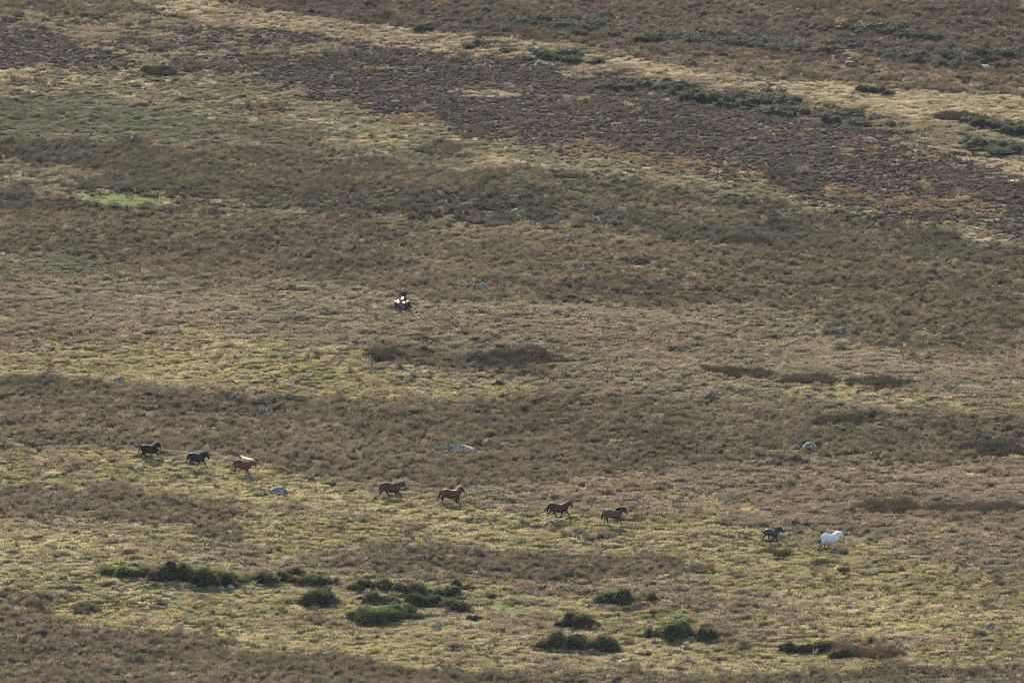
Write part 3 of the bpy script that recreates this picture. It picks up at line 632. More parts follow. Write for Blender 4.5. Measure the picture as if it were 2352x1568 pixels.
# ------------------------------------------------------------------ ponies
def bez(pts, t):
    n = len(pts) - 1; i = min(int(t * n), n - 1); f = t * n - i
    return [pts[i][k] * (1 - f) + pts[i + 1][k] * f for k in range(len(pts[0]))]
def pony(label, ox, oy, S, torso, neck, head, hindA, hindB, frontA, frontB, tail, mane, coat, dark, legc, maneC, tailC, headC=None, blaze=False, ear=(0, 0), sink=0.45, dap=0.0, belly=None, tailtop=None, legF=None):
    allz = [p[1] for L_ in (hindA, hindB, frontA, frontB) for p in L_]
    zb = max(allz) + 10 + sink * S
    xs = [p[0] for p in torso]; xc = (min(xs) + max(xs)) / 2
    g = at((ox + xc / S) * .9408, (oy + zb / S) * .9408)
    k = g.y * 36.0 / (FOC * 2500.0) / S
    def X(x): return (x - xc) * k
    def Z(y): return (zb - y) * k + .03
    root = empty('pony', g); tag(root, label, 'pony', 'ponies running in line across the slope')
    parts = []
    n = len(torso); wid = []
    for i, (x, t, b) in enumerate(torso):
        u = i / (n - 1); w = .27 * (math.sin(math.pi * (0.14 + .72 * u)) ** .55); wid.append(w)
    R = []
    for i, (x, t, b) in enumerate(torso):
        hz = (Z(t) - Z(b)) / 2 + .02; R.append((Vector((X(x), 0, (Z(t) + Z(b)) / 2)), Vector((0, 0, hz)), Vector((0, min(wid[i], hz * .95), 0))))
    def cap(r, dx):
        return [(r[0] + Vector((dx * q, 0, 0)), r[1] * kk, r[2] * kk) for q, kk in ((.45, .86), (.8, .55), (1, .15))]
    r0 = cap(R[0], -.10)[::-1]; r1 = cap(R[-1], .10); parts.append(loft(r0 + R + r1, 18))
    nk = [(X(x), 0, Z(y), r * k, max(.07, r * k * .52)) for x, y, r in neck]; parts.append(path_loft(nk, 14))
    hd = [(X(x), 0, Z(y), r * k, max(.055, min(.115, r * k * .78))) for x, y, r in head]; parts.append(path_loft(hd, 14))
    mz = hd[-1]; parts.append(path_loft([(hd[-2][0], 0, hd[-2][2] - .01, hd[-2][3] * .8, hd[-2][4] * .9), (mz[0], 0, mz[2], mz[3] * 1.05, mz[4] * 1.05)], 12))
    hv = []
    for L_, sd, up in ((hindA, -.14, 1), (hindB, .14, 1), (frontA, -.13, 0), (frontB, .13, 0)):
        pts = [(X(x), sd * (.55 if i == 0 else (.9 if i == 1 else 1)), Z(y), max(r * k, .03) + .007, max(r * k * (.62 if i < 2 else .85), .03) + .006) for i, (x, y, r) in enumerate(L_)]
        pts2 = [pts[0]]
        for a, b in zip(pts, pts[1:]):
            mid = tuple((a[q] + b[q]) / 2 * (1 if q < 3 else .97) for q in range(5)); pts2 += [mid, b]
        last = pts2.pop(); pts2.append((last[0], last[1], last[2] + .02, .036, .034))
        parts.append(path_loft(pts2, 10)); hv.append((last, pts2[-2]))
    # ears
    px0, py0, r0_ = head[0]
    ex, ey = X(px0 + ear[0]), Z(py0 - r0_ * .75 + ear[1])
    for s in (-.055, .055):
        parts.append(path_loft([(ex - .01, s, ey - .02, .032, .022), (ex, s * 1.15, ey + .06, .03, .018), (ex + .012, s * 1.2, ey + .125, .01, .008)], 8))
    me = voxel(parts, .0225, 3)
    coat = np.array(coat); dark = np.array(dark); legc = np.array(legc); hc = np.array(headC) if headC is not None else coat
    hp = np.array([[X(x), Z(y)] for x, y, r in head])
    zl = Z(np.mean([p[1][1] for p in (hindA, hindB, frontA, frontB)]))
    def colf(v):
        nz = smooth_noise3(v.astype(float), 7, 5) * .6 + smooth_noise3(v.astype(float), 22, 9) * .4
        c = coat[None] * (1 + dap * (nz - .5)[:, None] * 2)
        top = np.clip((v[:, 2] - Z(torso[2][1]) + .25) / .25, 0, 1)[:, None]
        bl = np.clip((Z(torso[n // 2][2]) + .22 - v[:, 2]) / .2, 0, 1)[:, None]; c = c * (1 - bl * .55) + dark[None] * bl * .55
        lg = np.clip((zl + .02 - v[:, 2]) / .16, 0, 1)[:, None]; c = c * (1 - lg) + (legc[None] if legF is None else np.where(v[:, :1] > X(900), np.array([legF]), legc[None])) * lg
        d = np.min(np.linalg.norm(v[:, None, [0, 2]] - hp[None], axis=2), 1); h_ = np.clip((.24 - d) / .1, 0, 1)[:, None]; c = c * (1 - h_) + hc[None] * h_
        dm = np.linalg.norm(v[:, [0, 2]] - hp[-1][None], axis=1); mzz = np.clip((.10 - dm) / .05, 0, 1)[:, None] * .7; c = c * (1 - mzz) + np.array([[.02, .018, .018]]) * mzz
        if blaze:
            a, b = hp[0], hp[-1]; t = b - a; L2 = np.linalg.norm(t); t = t / L2; nrm = np.array([-t[1], t[0]])
            if nrm[0] < 0: nrm = -nrm
            rel = v[:, [0, 2]] - a[None]; s_ = rel @ t; e_ = rel @ nrm
            m_ = (s_ > .04) & (s_ < L2 + .03) & (e_ > .036) & (np.abs(v[:, 1]) < .07); c[m_] = (.92, .90, .88)
        return c
    finish(me, 'body', M_coat, root, colf)
    for (lx, ly, lz, _, _), pr in hv:
        dx = lx - pr[0]; o = mesh_obj('hoof', *loft([(Vector((lx - dx * .1, ly, lz + .035)), Vector((.036, 0, 0)), Vector((0, .034, 0))), (Vector((lx + .01, ly, lz - .02)), Vector((.05, 0, 0)), Vector((0, .045, 0)))], 12), M_hoof, root)
    e = head[1]; iv, if_ = ICO2
    for s in (-1, 1): mesh_obj('eye', iv * .019 + np.array([X(e[0] + (head[2][0] - e[0]) * .0) + .02, s * hd[1][4] * .93, Z(e[1]) + .035]), if_, M_eye, root, smooth=True)
    # mane
    rs = random.Random(int(ox)); crest = mane['crest']; st = []
    mc = [np.array(c) for c in maneC]
    for q in range(mane.get('n', 170)):
        t = rs.random(); x, y = bez(crest, t); c = mc[rs.randrange(len(mc))] * rs.uniform(.85, 1.1)
        p0 = Vector((X(x), rs.uniform(-.035, .035), Z(y) - .035))
        if rs.random() < mane.get('hang', .3):
            ln = rs.uniform(.18, .36) * mane.get('hl', 1); sd = -1
            p1 = p0 + Vector((-.03 + mane['blow'][0] * .2, -.11, .03)); p2 = p0 + Vector((mane['blow'][0] * .35 - .04 + rs.uniform(-.05, .05), -.15 - rs.random() * .04, -ln))
            if rs.random() < .35: p1.y *= -1; p2.y *= -1
        else:
            ln = mane['len'] * rs.uniform(.5, 1.1) * ((.28 + .85 * (1 - t)) if mane.get('arch') else 1); bx, bz = mane['blow']; sp = mane.get('spread', .25)
            p1 = p0 + Vector((bx * ln * .3, rs.uniform(-.04, .04), .5 * ln * max(bz, .4))); p2 = p0 + Vector((bx * ln + rs.uniform(-sp, sp) * ln, rs.uniform(-.3, .3) * ln, bz * ln + rs.uniform(-sp, sp) * ln * .6))
        st.append((p0, p1, p2, c))
    # forelock
    hx, hz_ = X(head[0][0]), Z(head[0][1] - head[0][2])
    for q in range(26):
        p0 = Vector((hx + rs.uniform(-.02, .03), rs.uniform(-.03, .03), hz_ + .01)); p2 = p0 + Vector((rs.uniform(.04, .10), rs.uniform(-.06, .06), rs.uniform(-.17, -.06)))
        st.append((p0, p0 + Vector((.06, 0, .04)), p2, mc[rs.randrange(len(mc))]))
    strands('mane', root, st, None, width=.012)
    # tail
    st = []; tc = [np.array(c) for c in tailC]
    pts = [(x, y, (tail[i][2] if len(tail[i]) > 2 else 35)) for i, (x, y, *_) in enumerate(tail)]
    for q in range(150):
        t1 = rs.uniform(.45, 1.0); a = rs.uniform(-1, 1); b = rs.uniform(-1, 1) * .8
        p0 = bez(pts, 0.0); pm = bez(pts, t1 * .5); pe = bez(pts, t1)
        rr = lambda p: p[2] * k
        st.append(((X(p0[0]) + .04, b * .02, Z(p0[1]) - .03), (X(pm[0]) + a * rr(pm) * 1.2, b * rr(pm), Z(pm[1]) + .03), (X(pe[0]) + a * rr(pe), b * rr(pe), Z(pe[1])), tc[rs.randrange(len(tc))] * rs.uniform(.85, 1.1)))
    core = [(X(x), 0, Z(y), max(.012, r * k * .75), max(.012, r * k * .6)) for x, y, r in pts]
    v, f = path_loft(core, 10)
    o = strands('tail', root, st, None, width=.014)
    cv = np.array(v); tt = mesh_obj('dock', v, f, M_hair, o, np.tile(tc[0], (len(v), 1)))
    if tailtop is not None:
        for ob in (o, tt):
            me_ = ob.data; vv = np.empty(len(me_.vertices) * 3, np.float32); me_.vertices.foreach_get('co', vv); vv = vv.reshape(-1, 3)
            zt, ze = Z(tail[0][1]), Z(tail[-1][1]); m_ = np.clip(((vv[:, 2] - ze) / (zt - ze) - .45) / .25, 0, 1)[:, None]
            at_ = me_.color_attributes['col']; cc = np.empty(len(vv) * 4, np.float32); at_.data.foreach_get('color', cc); cc = cc.reshape(-1, 4); cc[:, :3] = cc[:, :3] * (1 - m_) + np.array(tailtop) * m_; at_.data.foreach_set('color', cc.ravel())
    SHRINK.append((g.x, g.y - 1.3, 1.25, 1.9))
    return root
BLK = (.007, .007, .010); BLK2 = (.005, .005, .006)
S1 = 26.13
pony('black pony with raised head and thin trailing tail, leftmost of the running line', 330, 1070, S1,
     [(400, 540, 720), (520, 482, 880), (700, 476, 960), (850, 512, 1020), (1020, 545, 1022), (1180, 500, 1020), (1300, 560, 1010), (1380, 640, 930)],
     [(1250, 720, 200), (1340, 580, 165), (1420, 450, 132), (1470, 390, 105)], [(1480, 385, 85), (1530, 500, 100), (1590, 610, 66), (1630, 665, 48)],
     [(500, 730, 150), (530, 900, 100), (480, 1060, 45), (405, 1200, 30), (370, 1270, 32)], [(530, 760, 120), (580, 950, 80), (600, 1080, 42), (720, 1220, 28), (770, 1290, 32)],
     [(1180, 850, 120), (1100, 1000, 62), (1050, 1130, 42), (1020, 1230, 28), (950, 1270, 30)], [(1290, 880, 110), (1340, 1010, 65), (1470, 1130, 38), (1510, 1240, 28), (1530, 1320, 32)],
     [(400, 530, 30), (320, 650, 42), (250, 850, 34), (150, 1080, 7)],
     dict(crest=[(1060, 520), (1200, 450), (1330, 350), (1440, 300)], len=.17, blow=(-.75, .55), hang=.25, n=120), BLK, BLK2, (.016, .012, .010), [(.50, .40, .28), (.10, .08, .06), (.30, .24, .17)], [(.02, .014, .012)], ear=(40, -15))  # cream strand colours stand in for the backlight on the mane
pony('black pony with lowered head and black mane, second from the left in the line', 450, 1095, S1,
     [(290, 400, 620), (400, 335, 740), (560, 328, 810), (720, 365, 880), (880, 410, 910), (1030, 400, 920), (1150, 440, 900), (1230, 540, 810)],
     [(1120, 600, 190), (1240, 500, 165), (1340, 430, 140), (1410, 400, 112)], [(1440, 400, 88), (1480, 500, 98), (1540, 620, 70), (1580, 710, 50)],
     [(380, 600, 140), (430, 780, 80), (400, 880, 48), (340, 980, 30), (300, 1040, 32)], [(420, 640, 120), (480, 820, 70), (490, 920, 42), (570, 1040, 26), (630, 1110, 30)],
     [(1050, 760, 115), (940, 930, 58), (915, 1070, 37), (850, 1150, 27), (790, 1210, 32)], [(1180, 770, 105), (1260, 910, 55), (1350, 1050, 34), (1410, 1170, 26), (1470, 1260, 30)],
     [(290, 390, 30), (215, 500, 48), (190, 700, 52), (140, 930, 26)],
     dict(crest=[(980, 395), (1100, 320), (1250, 290), (1420, 290)], len=.15, blow=(-.6, .35), hang=.75, hl=1.3, n=200), (.011, .012, .017), BLK2, (.014, .011, .010), [(.012, .012, .014), (.02, .02, .024)], [(.014, .012, .014)], ear=(60, -5))
pony('chestnut pony with pale cream mane blown high above its back, third from the left', 560, 1110, S1,
     [(380, 400, 760), (470, 352, 860), (620, 345, 860), (760, 415, 950), (920, 490, 1010), (1080, 515, 1030), (1200, 550, 1010), (1290, 640, 900)],
     [(1180, 740, 230), (1300, 640, 180), (1420, 560, 138), (1510, 505, 105)], [(1540, 490, 90), (1600, 590, 92), (1665, 710, 66), (1705, 790, 44)],
     [(430, 660, 140), (400, 850, 75), (370, 970, 46), (330, 1080, 32), (310, 1190, 32)], [(470, 700, 120), (430, 880, 62), (400, 990, 42), (370, 1100, 30), (350, 1190, 30)],
     [(1120, 870, 115), (1110, 1030, 60), (1090, 1140, 40), (1072, 1240, 30), (1062, 1300, 30)], [(1180, 870, 105), (1150, 1040, 56), (1210, 1150, 40), (1250, 1240, 30), (1230, 1300, 30)],
     [(345, 400, 30), (290, 520, 46), (240, 680, 38), (160, 810, 14)],
     dict(crest=[(1020, 500), (1180, 490), (1350, 440), (1580, 400)], len=.60, blow=(-.56, .84), hang=.0, n=520, spread=.2, arch=True), (.165, .052, .022), (.06, .022, .012), (.07, .03, .018), [(.86, .80, .64), (.92, .88, .76)], [(.07, .03, .02)], sink=1.6, ear=(20, 0))
S2 = 26.14
pony('brown pony with white blaze and grey streaked mane, trailing the chestnut with flaxen forelock', 920, 1165, S2,
     [(260, 450, 700), (400, 390, 860), (600, 368, 920), (780, 410, 990), (950, 455, 1010), (1120, 440, 1000), (1250, 430, 990), (1350, 520, 920), (1420, 620, 820)],
     [(1300, 640, 220), (1420, 530, 185), (1550, 440, 145), (1660, 390, 112)], [(1700, 380, 95), (1750, 480, 110), (1830, 600, 76), (1885, 670, 52)],
     [(370, 680, 165), (340, 860, 90), (280, 980, 48), (190, 1120, 36), (120, 1220, 34)], [(480, 740, 140), (640, 920, 85), (650, 1040, 50), (740, 1180, 32), (840, 1300, 32)],
     [(1240, 840, 130), (1220, 980, 66), (1200, 1120, 46), (1180, 1220, 34), (1150, 1280, 32)], [(1330, 870, 120), (1370, 1010, 60), (1490, 1130, 42), (1560, 1240, 32), (1620, 1340, 32)],
     [(265, 430, 30), (225, 600, 58), (205, 800, 60), (180, 1040, 14)],
     dict(crest=[(1100, 415), (1300, 370), (1500, 320), (1720, 270)], len=.12, blow=(-.5, .6), hang=.55, hl=1.25, n=200), (.085, .046, .030), (.024, .016, .014), (.022, .016, .015), [(.60, .54, .42), (.22, .19, .16), (.07, .055, .05)], [(.012, .011, .014)], headC=(.04, .027, .024), blaze=True, dap=.2, ear=(50, 0))
pony('chestnut pony with white blaze and tall golden forelock, tail nearly to the ground', 1060, 1175, S2,
     [(470, 620, 900), (600, 532, 990), (760, 500, 1010), (930, 545, 1090), (1100, 595, 1140), (1260, 580, 1115), (1400, 560, 1060), (1520, 640, 1010), (1600, 760, 900)],
     [(1480, 760, 240), (1590, 640, 190), (1690, 540, 150), (1780, 465, 112)], [(1810, 460, 95), (1860, 550, 112), (1930, 645, 82), (1985, 715, 54)],
     [(570, 800, 150), (560, 980, 105), (480, 1060, 62), (510, 1220, 38), (530, 1310, 38)], [(610, 840, 135), (570, 1050, 85), (560, 1140, 46), (512, 1250, 34), (500, 1310, 34)],
     [(1430, 930, 130), (1440, 1110, 62), (1450, 1260, 42), (1430, 1330, 32), (1400, 1420, 36)], [(1490, 940, 120), (1540, 1130, 62), (1600, 1260, 42), (1540, 1350, 32), (1490, 1420, 34)],
     [(460, 580, 30), (385, 690, 48), (320, 900, 52), (260, 1120, 40), (215, 1300, 12)],
     dict(crest=[(1500, 460), (1600, 400), (1720, 330), (1840, 340)], len=.20, blow=(-.62, .72), hang=.2, n=200, spread=.3), (.145, .052, .026), (.04, .016, .012), (.018, .012, .012), [(.78, .62, .36), (.70, .55, .32), (.35, .22, .12)], [(.035, .018, .014)], headC=(.06, .028, .022), blaze=True, ear=(-10, 5), dap=.12)
pony('dark bay pony in a long stretched trot with pale strands along its mane', 1325, 1210, S2,
     [(420, 530, 760), (540, 470, 880), (720, 482, 960), (880, 550, 1040), (1050, 598, 1070), (1220, 590, 1070), (1350, 580, 1050), (1480, 640, 1000), (1550, 740, 900)],
     [(1420, 740, 220), (1510, 600, 180), (1600, 490, 145), (1700, 425, 112)], [(1735, 420, 92), (1790, 530, 108), (1860, 650, 78), (1905, 740, 50)],
     [(530, 730, 145), (590, 900, 95), (450, 1040, 55), (370, 1200, 35), (310, 1320, 34)], [(570, 770, 130), (690, 930, 80), (710, 1090, 48), (820, 1260, 31), (920, 1410, 32)],
     [(1330, 870, 125), (1250, 1040, 64), (1210, 1230, 43), (1160, 1350, 31), (1090, 1430, 34)], [(1450, 890, 120), (1540, 1050, 64), (1640, 1200, 43), (1730, 1350, 31), (1810, 1500, 34)],
     [(430, 500, 32), (355, 700, 58), (320, 900, 72), (275, 1140, 46)],
     dict(crest=[(1120, 590), (1300, 540), (1500, 400), (1720, 320)], len=.15, blow=(-.75, .5), hang=.2, n=190), (.068, .024, .016), (.018, .010, .009), (.016, .011, .010), [(.72, .62, .46), (.60, .48, .34), (.10, .06, .045)], [(.010, .010, .013)], headC=(.06, .038, .03), ear=(20, 0))
pony('grey brown roan pony with black mane, head and tail, third from the right', 1460, 1230, S2,
     [(400, 520, 720), (520, 425, 850), (700, 402, 900), (860, 430, 950), (1020, 450, 985), (1180, 440, 970), (1320, 470, 950), (1430, 600, 890)],
     [(1320, 620, 230), (1430, 520, 195), (1540, 420, 160), (1630, 365, 122)], [(1670, 345, 96), (1730, 450, 108), (1800, 580, 78), (1855, 680, 52)],
     [(460, 730, 120), (490, 870, 72), (440, 970, 48), (420, 1120, 33), (400, 1230, 34)], [(520, 720, 145), (600, 890, 90), (560, 1040, 50), (600, 1200, 33), (650, 1320, 34)],
     [(1180, 810, 120), (1190, 970, 68), (1240, 1090, 43), (1270, 1190, 33), (1230, 1280, 34)], [(1300, 810, 120), (1390, 980, 60), (1420, 1120, 41), (1450, 1260, 31), (1490, 1390, 34)],
     [(385, 480, 32), (320, 640, 58), (280, 840, 75), (235, 1060, 42)],
     dict(crest=[(1180, 410), (1300, 300), (1450, 250), (1680, 230)], len=.12, blow=(-.5, .35), hang=.6, hl=.8, n=230), (.125, .083, .066), (.04, .026, .022), (.022, .015, .015), [(.016, .012, .015), (.024, .018, .02)], [(.008, .008, .011)], headC=(.026, .019, .022), dap=.25, ear=(40, 0))
pony('small blue roan pony with dark head and upright mane, directly behind the white pony', 1850, 1275, S1,
     [(390, 560, 740), (500, 475, 790), (640, 432, 830), (800, 470, 890), (950, 500, 930), (1080, 500, 950), (1180, 530, 940), (1250, 620, 860)],
     [(1170, 650, 190), (1260, 560, 165), (1360, 480, 142), (1430, 435, 115)], [(1465, 425, 92), (1520, 520, 102), (1580, 620, 72), (1620, 690, 48)],
     [(480, 660, 130), (480, 820, 76), (360, 950, 42), (340, 1100, 29), (290, 1240, 32)], [(570, 690, 120), (690, 850, 62), (700, 1000, 45), (740, 1170, 29), (790, 1310, 32)],
     [(1110, 820, 105), (1160, 980, 60), (1230, 1180, 40), (1120, 1250, 30), (1000, 1310, 34)], [(1160, 820, 105), (1200, 1000, 56), (1240, 1150, 39), (1270, 1240, 29), (1290, 1320, 32)],
     [(410, 530, 24), (345, 620, 38), (325, 740, 36), (300, 860, 12)],
     dict(crest=[(1070, 480), (1200, 400), (1350, 330), (1500, 320)], len=.13, blow=(-.35, .8), hang=.25, n=220), (.065, .068, .085), (.022, .022, .03), (.022, .018, .018), [(.02, .02, .024), (.30, .25, .18), (.04, .035, .03)], [(.014, .012, .012)], headC=(.022, .022, .032), dap=.3, ear=(30, 10))
pony('white pony with brown muddy hind legs and tail tip, leading the line at the right', 1990, 1285, 24.13,
     [(400, 560, 790), (480, 475, 890), (640, 432, 930), (800, 488, 990), (950, 512, 1025), (1080, 512, 1025), (1200, 505, 1005), (1290, 630, 925), (1340, 740, 850)],
     [(1230, 700, 210), (1310, 590, 180), (1390, 490, 145), (1460, 440, 115)], [(1500, 430, 95), (1550, 520, 108), (1610, 630, 78), (1650, 700, 52)],
     [(470, 760, 125), (470, 960, 70), (370, 1060, 45), (340, 1210, 32), (270, 1310, 34)], [(520, 760, 130), (560, 930, 72), (530, 1070, 45), (560, 1230, 31), (590, 1400, 34)],
     [(1120, 840, 120), (1080, 1030, 58), (1130, 1200, 38), (1050, 1300, 28), (930, 1370, 34)], [(1240, 840, 110), (1290, 1010, 50), (1280, 1160, 37), (1275, 1280, 28), (1290, 1390, 34)],
     [(370, 550, 30), (315, 700, 46), (280, 900, 58), (225, 1090, 42)],
     dict(crest=[(1050, 500), (1180, 410), (1300, 320), (1560, 310)], len=.16, blow=(-.6, .5), hang=.35, n=240), (.93, .93, .94), (.50, .46, .43), (.10, .07, .055), [(.88, .86, .84)], [(.09, .06, .05), (.13, .09, .07)], headC=(.86, .86, .88), tailtop=(.75, .68, .55), legF=(.62, .55, .45), ear=(20, 0))

# ------------------------------------------------------------------ quad bike and rider
qp = at(924, 709)
quad = empty('quad_bike', qp, 0); tag(quad, 'red and black quad bike with three bright headlights on, facing the camera', 'quad bike')
QR = math.radians(-10); quad.rotation_euler = (0, math.radians(4), QR); quad.scale = (.93,) * 3
M_red = mat('red_paint', .35, color=(.22, .022, .03), spec=.5); M_plastic = mat('black_plastic', .5, color=(.018, .018, .024)); M_tyre = mat('tyre_rubber', .85, color=(.02, .02, .02), noise=(30, .4))
M_metal = mat('grey_metal', .4, color=(.45, .45, .47), metal=.8); M_lamp = mat('lit_lamp', .4, color=(1, 1, .95), emit=((1.0, .95, .84), 6.0)); M_white = mat('white_reflector', .4, color=(.8, .8, .8)); M_seat = mat('seat_vinyl', .6, color=(.02, .02, .025))
def box_part(name, size, loc, m, parent, bev=.02, rot=(0, 0, 0), taper=1.0):
    bm = bmesh.new(); bmesh.ops.create_cube(bm, size=1)
    for v in bm.verts:
        v.co = Vector((v.co.x * size[0] * (taper if v.co.z > 0 else 1), v.co.y * size[1], v.co.z * size[2]))
    if bev: bmesh.ops.bevel(bm, geom=list(bm.edges), offset=bev, segments=2, affect='EDGES')
    bmesh.ops.rotate(bm, verts=bm.verts, cent=(0, 0, 0), matrix=__import__('mathutils').Euler(rot).to_matrix()); bmesh.ops.translate(bm, verts=bm.verts, vec=loc)
    me = bpy.data.meshes.new(name); bm.to_mesh(me); bm.free(); me.materials.append(m); o = bpy.data.objects.new(name, me); COL.objects.link(o); o.parent = parent; return o
def cyl(p0, p1, r0, r1=None, seg=12):
    p0, p1 = Vector(p0), Vector(p1); t = (p1 - p0).normalized(); s = Vector((0, 0, 1)) if abs(t.z) < .9 else Vector((1, 0, 0)); a = t.cross(s).normalized(); b = t.cross(a); r1 = r0 if r1 is None else r1
    return loft([(p0, a * r0, b * r0), (p1, a * r1, b * r1)], seg)
def tubes(name, segs, m, parent): 
    return mesh_obj(name, *merge([cyl(*s) for s in segs]), m, parent)
# local frame: the front looks to -Y
for sx in (-1, 1):
    for yy_, r_ in ((-.62, .30), (.62, .31)):
        w_ = .22 if yy_ < 0 else .26; cx = sx * (.47 if yy_ < 0 else .46)
        prof = [(-.5, .62), (-.5, .86), (-.40, .97), (-.15, 1.0), (.15, 1.0), (.40, .97), (.5, .86), (.5, .62)]
        rings = [(Vector((cx + a * w_, yy_, r_)), Vector((0, r_ * b, 0)), Vector((0, 0, r_ * b))) for a, b in prof]
        lugs = []
        for j in range(18):
            t = j * 6.283 / 18; cc = Vector((cx, yy_ + math.cos(t) * r_, r_ + math.sin(t) * r_)); lugs.append(cyl(cc - Vector((w_ * .42, 0, 0)), cc + Vector((w_ * .42, 0, 0)), .022, seg=5))
        ty = mesh_obj('wheel', *merge([loft(rings, 28)] + lugs), M_tyre, quad)
        mesh_obj('rim', *loft([(Vector((cx - w_ * .45, yy_, r_)), Vector((0, .17, 0)), Vector((0, 0, .17))), (Vector((cx + w_ * .45, yy_, r_)), Vector((0, .17, 0)), Vector((0, 0, .17)))], 20), M_metal, ty)
body_parts = [path_loft([(0, -.80, .62, .16, .20), (0, -.55, .74, .17, .22), (0, -.1, .80, .15, .2), (0, .4, .78, .16, .2), (0, .8, .74, .12, .22)], 14)]
def yloft(rows):  # cross-sections along Y: (y, zc, half height, half width)
    return loft([(Vector((0, y, z)), Vector((w, 0, 0)), Vector((0, 0, h))) for y, z, h, w in rows], 20)
mesh_obj('body', *yloft([(-.90, .60, .05, .16), (-.86, .62, .10, .24), (-.62, .72, .13, .27), (-.40, .82, .13, .22), (-.1, .80, .12, .17), (.3, .74, .12, .18), (.7, .72, .12, .24), (.88, .70, .05, .20)]), M_red, quad, smooth=True)
for sx in (-1, 1):
    for yy_, m_, nm in ((-.62, M_red, 'front_mudguard'), (.62, M_red, 'rear_mudguard')):
        pts = []; vs = []; fs = []
        for j in range(11):
            t = math.radians(15 + 150 * j / 10)
            for q, (w0, rr) in enumerate(((.16, .40), (.40, .42), (.60, .40), (.63, .36))):
                vs.append((sx * w0, yy_ - math.cos(t) * rr, .32 + math.sin(t) * rr * .95))
        for j in range(10):
            for q in range(3): a_ = j * 4 + q; fs.append((a_, a_ + 1, a_ + 5, a_ + 4))
        o = mesh_obj(nm, vs, fs, m_, quad, smooth=True); sm = o.modifiers.new('thick', 'SOLIDIFY'); sm.thickness = .015
    box_part('footrest', (.20, .50, .05), (sx * .36, .0, .32), M_plastic, quad)
    lm = mesh_obj('headlight', ICO3[0] * np.array([.095, .05, .085]) + np.array([sx * .27, -.90, .66]), ICO3[1], M_lamp, quad, smooth=True)
    mesh_obj('lamp_housing', *cyl((sx * .27, -.89, .66), (sx * .27, -.74, .68), .105, .07, 16), M_plastic, lm)
    box_part('reflector', (.08, .02, .06), (sx * .56, -.96, .66), M_white, quad, .008)
    tubes('mirror_arm', [((sx * .34, -.32, 1.02), (sx * .44, -.34, 1.16), .010)], M_plastic, quad); box_part('mirror', (.12, .03, .08), (sx * .46, -.34, 1.18), M_white, quad, .02)
hl = mesh_obj('headlight', ICO3[0] * np.array([.085, .05, .095]) + np.array([.06, -.50, 1.04]), ICO3[1], M_lamp, quad, smooth=True)
mesh_obj('lamp_housing', *cyl((.06, -.48, 1.04), (.04, -.34, 1.02), .10, .06, 16), M_plastic, hl)
tubes('handlebar', [((0, -.35, .85), (0, -.27, 1.02), .03), ((-.36, -.22, 1.03), (-.14, -.28, 1.01), .014), ((.36, -.22, 1.03), (.14, -.28, 1.01), .014), ((-.14, -.28, 1.01), (.14, -.28, 1.01), .016), ((-.40, -.20, 1.03), (-.30, -.23, 1.03), .022), ((.40, -.20, 1.03), (.30, -.23, 1.03), .022)], M_plastic, quad)
rack = [((-.34, -.86 + .14 * j, .86), (.34, -.86 + .14 * j, .86), .013) for j in range(4)] + [((-.34, -.90, .86), (-.34, -.40, .86), .015), ((.34, -.90, .86), (.34, -.40, .86), .015), ((-.22, -.80, .70), (-.22, -.80, .86), .013), ((.22, -.80, .70), (.22, -.80, .86), .013)]
tubes('front_rack', rack, M_plastic, quad)
tubes('rear_rack', [((-.34, .44 + .14 * j, .90), (.34, .44 + .14 * j, .90), .013) for j in range(4)] + [((-.34, .42, .90), (-.34, .90, .90), .015), ((.34, .42, .90), (.34, .90, .90), .015), ((-.22, .6, .78), (-.22, .6, .90), .013), ((.22, .6, .78), (.22, .6, .90), .013)], M_plastic, quad)
tubes('bumper', [((-.26, -.96, .34), (.26, -.96, .34), .018), ((-.22, -.98, .52), (.22, -.98, .52), .018), ((-.22, -.80, .34), (-.22, -.98, .52), .016), ((.22, -.80, .34), (.22, -.98, .52), .016), ((-.10, -.97, .34), (-.10, -.98, .52), .012), ((.10, -.97, .34), (.10, -.98, .52), .012)], M_metal, quad)
for j in range(3): box_part('grille_bar', (.26, .02, .022), (0, -.915, .60 + .045 * j), M_white if j == 1 else M_red, quad, .005)
tubes('axle', [((-.47, -.62, .30), (.47, -.62, .30), .03)], M_metal, quad); tubes('axle', [((-.46, .62, .31), (.46, .62, .31), .035)], M_metal, quad)
for sx in (-1, 1): tubes('suspension_arm', [((sx * .2, -.62, .32), (sx * .12, -.4, .6), .025)], M_metal, quad)
box_part('seat', (.28, .72, .12), (0, .28, .88), M_seat, quad, .045)
# rider
rider = empty('person', qp); rider.rotation_euler = quad.rotation_euler; rider.scale = (.93,) * 3
tag(rider, 'person in dark jacket and dark helmet riding the quad bike, hands on the handlebar', 'person')
bp = []
def limb(pts): return path_loft([(x, y, z, r, r) for x, y, z, r in pts], 12)
bp.append(loft([(Vector((0, .20, .90)), Vector((.17, 0, 0)), Vector((0, .13, .02))), (Vector((0, .20, 1.02)), Vector((.19, 0, 0)), Vector((0, .14, .02))), (Vector((0, .15, 1.18)), Vector((.18, 0, 0)), Vector((0, .12, .03))), (Vector((0, .09, 1.36)), Vector((.215, 0, 0)), Vector((0, .125, .03))), (Vector((0, .05, 1.47)), Vector((.19, 0, 0)), Vector((0, .10, .02))), (Vector((0, .03, 1.53)), Vector((.09, 0, 0)), Vector((0, .07, .01)))], 16))
bp.append(limb([(0, .03, 1.50, .065), (0, .00, 1.60, .058)]))
bp.append(path_loft([(0, -.005, 1.62, .085, .070), (0, -.01, 1.70, .098, .078), (0, .0, 1.77, .085, .075)], 14))
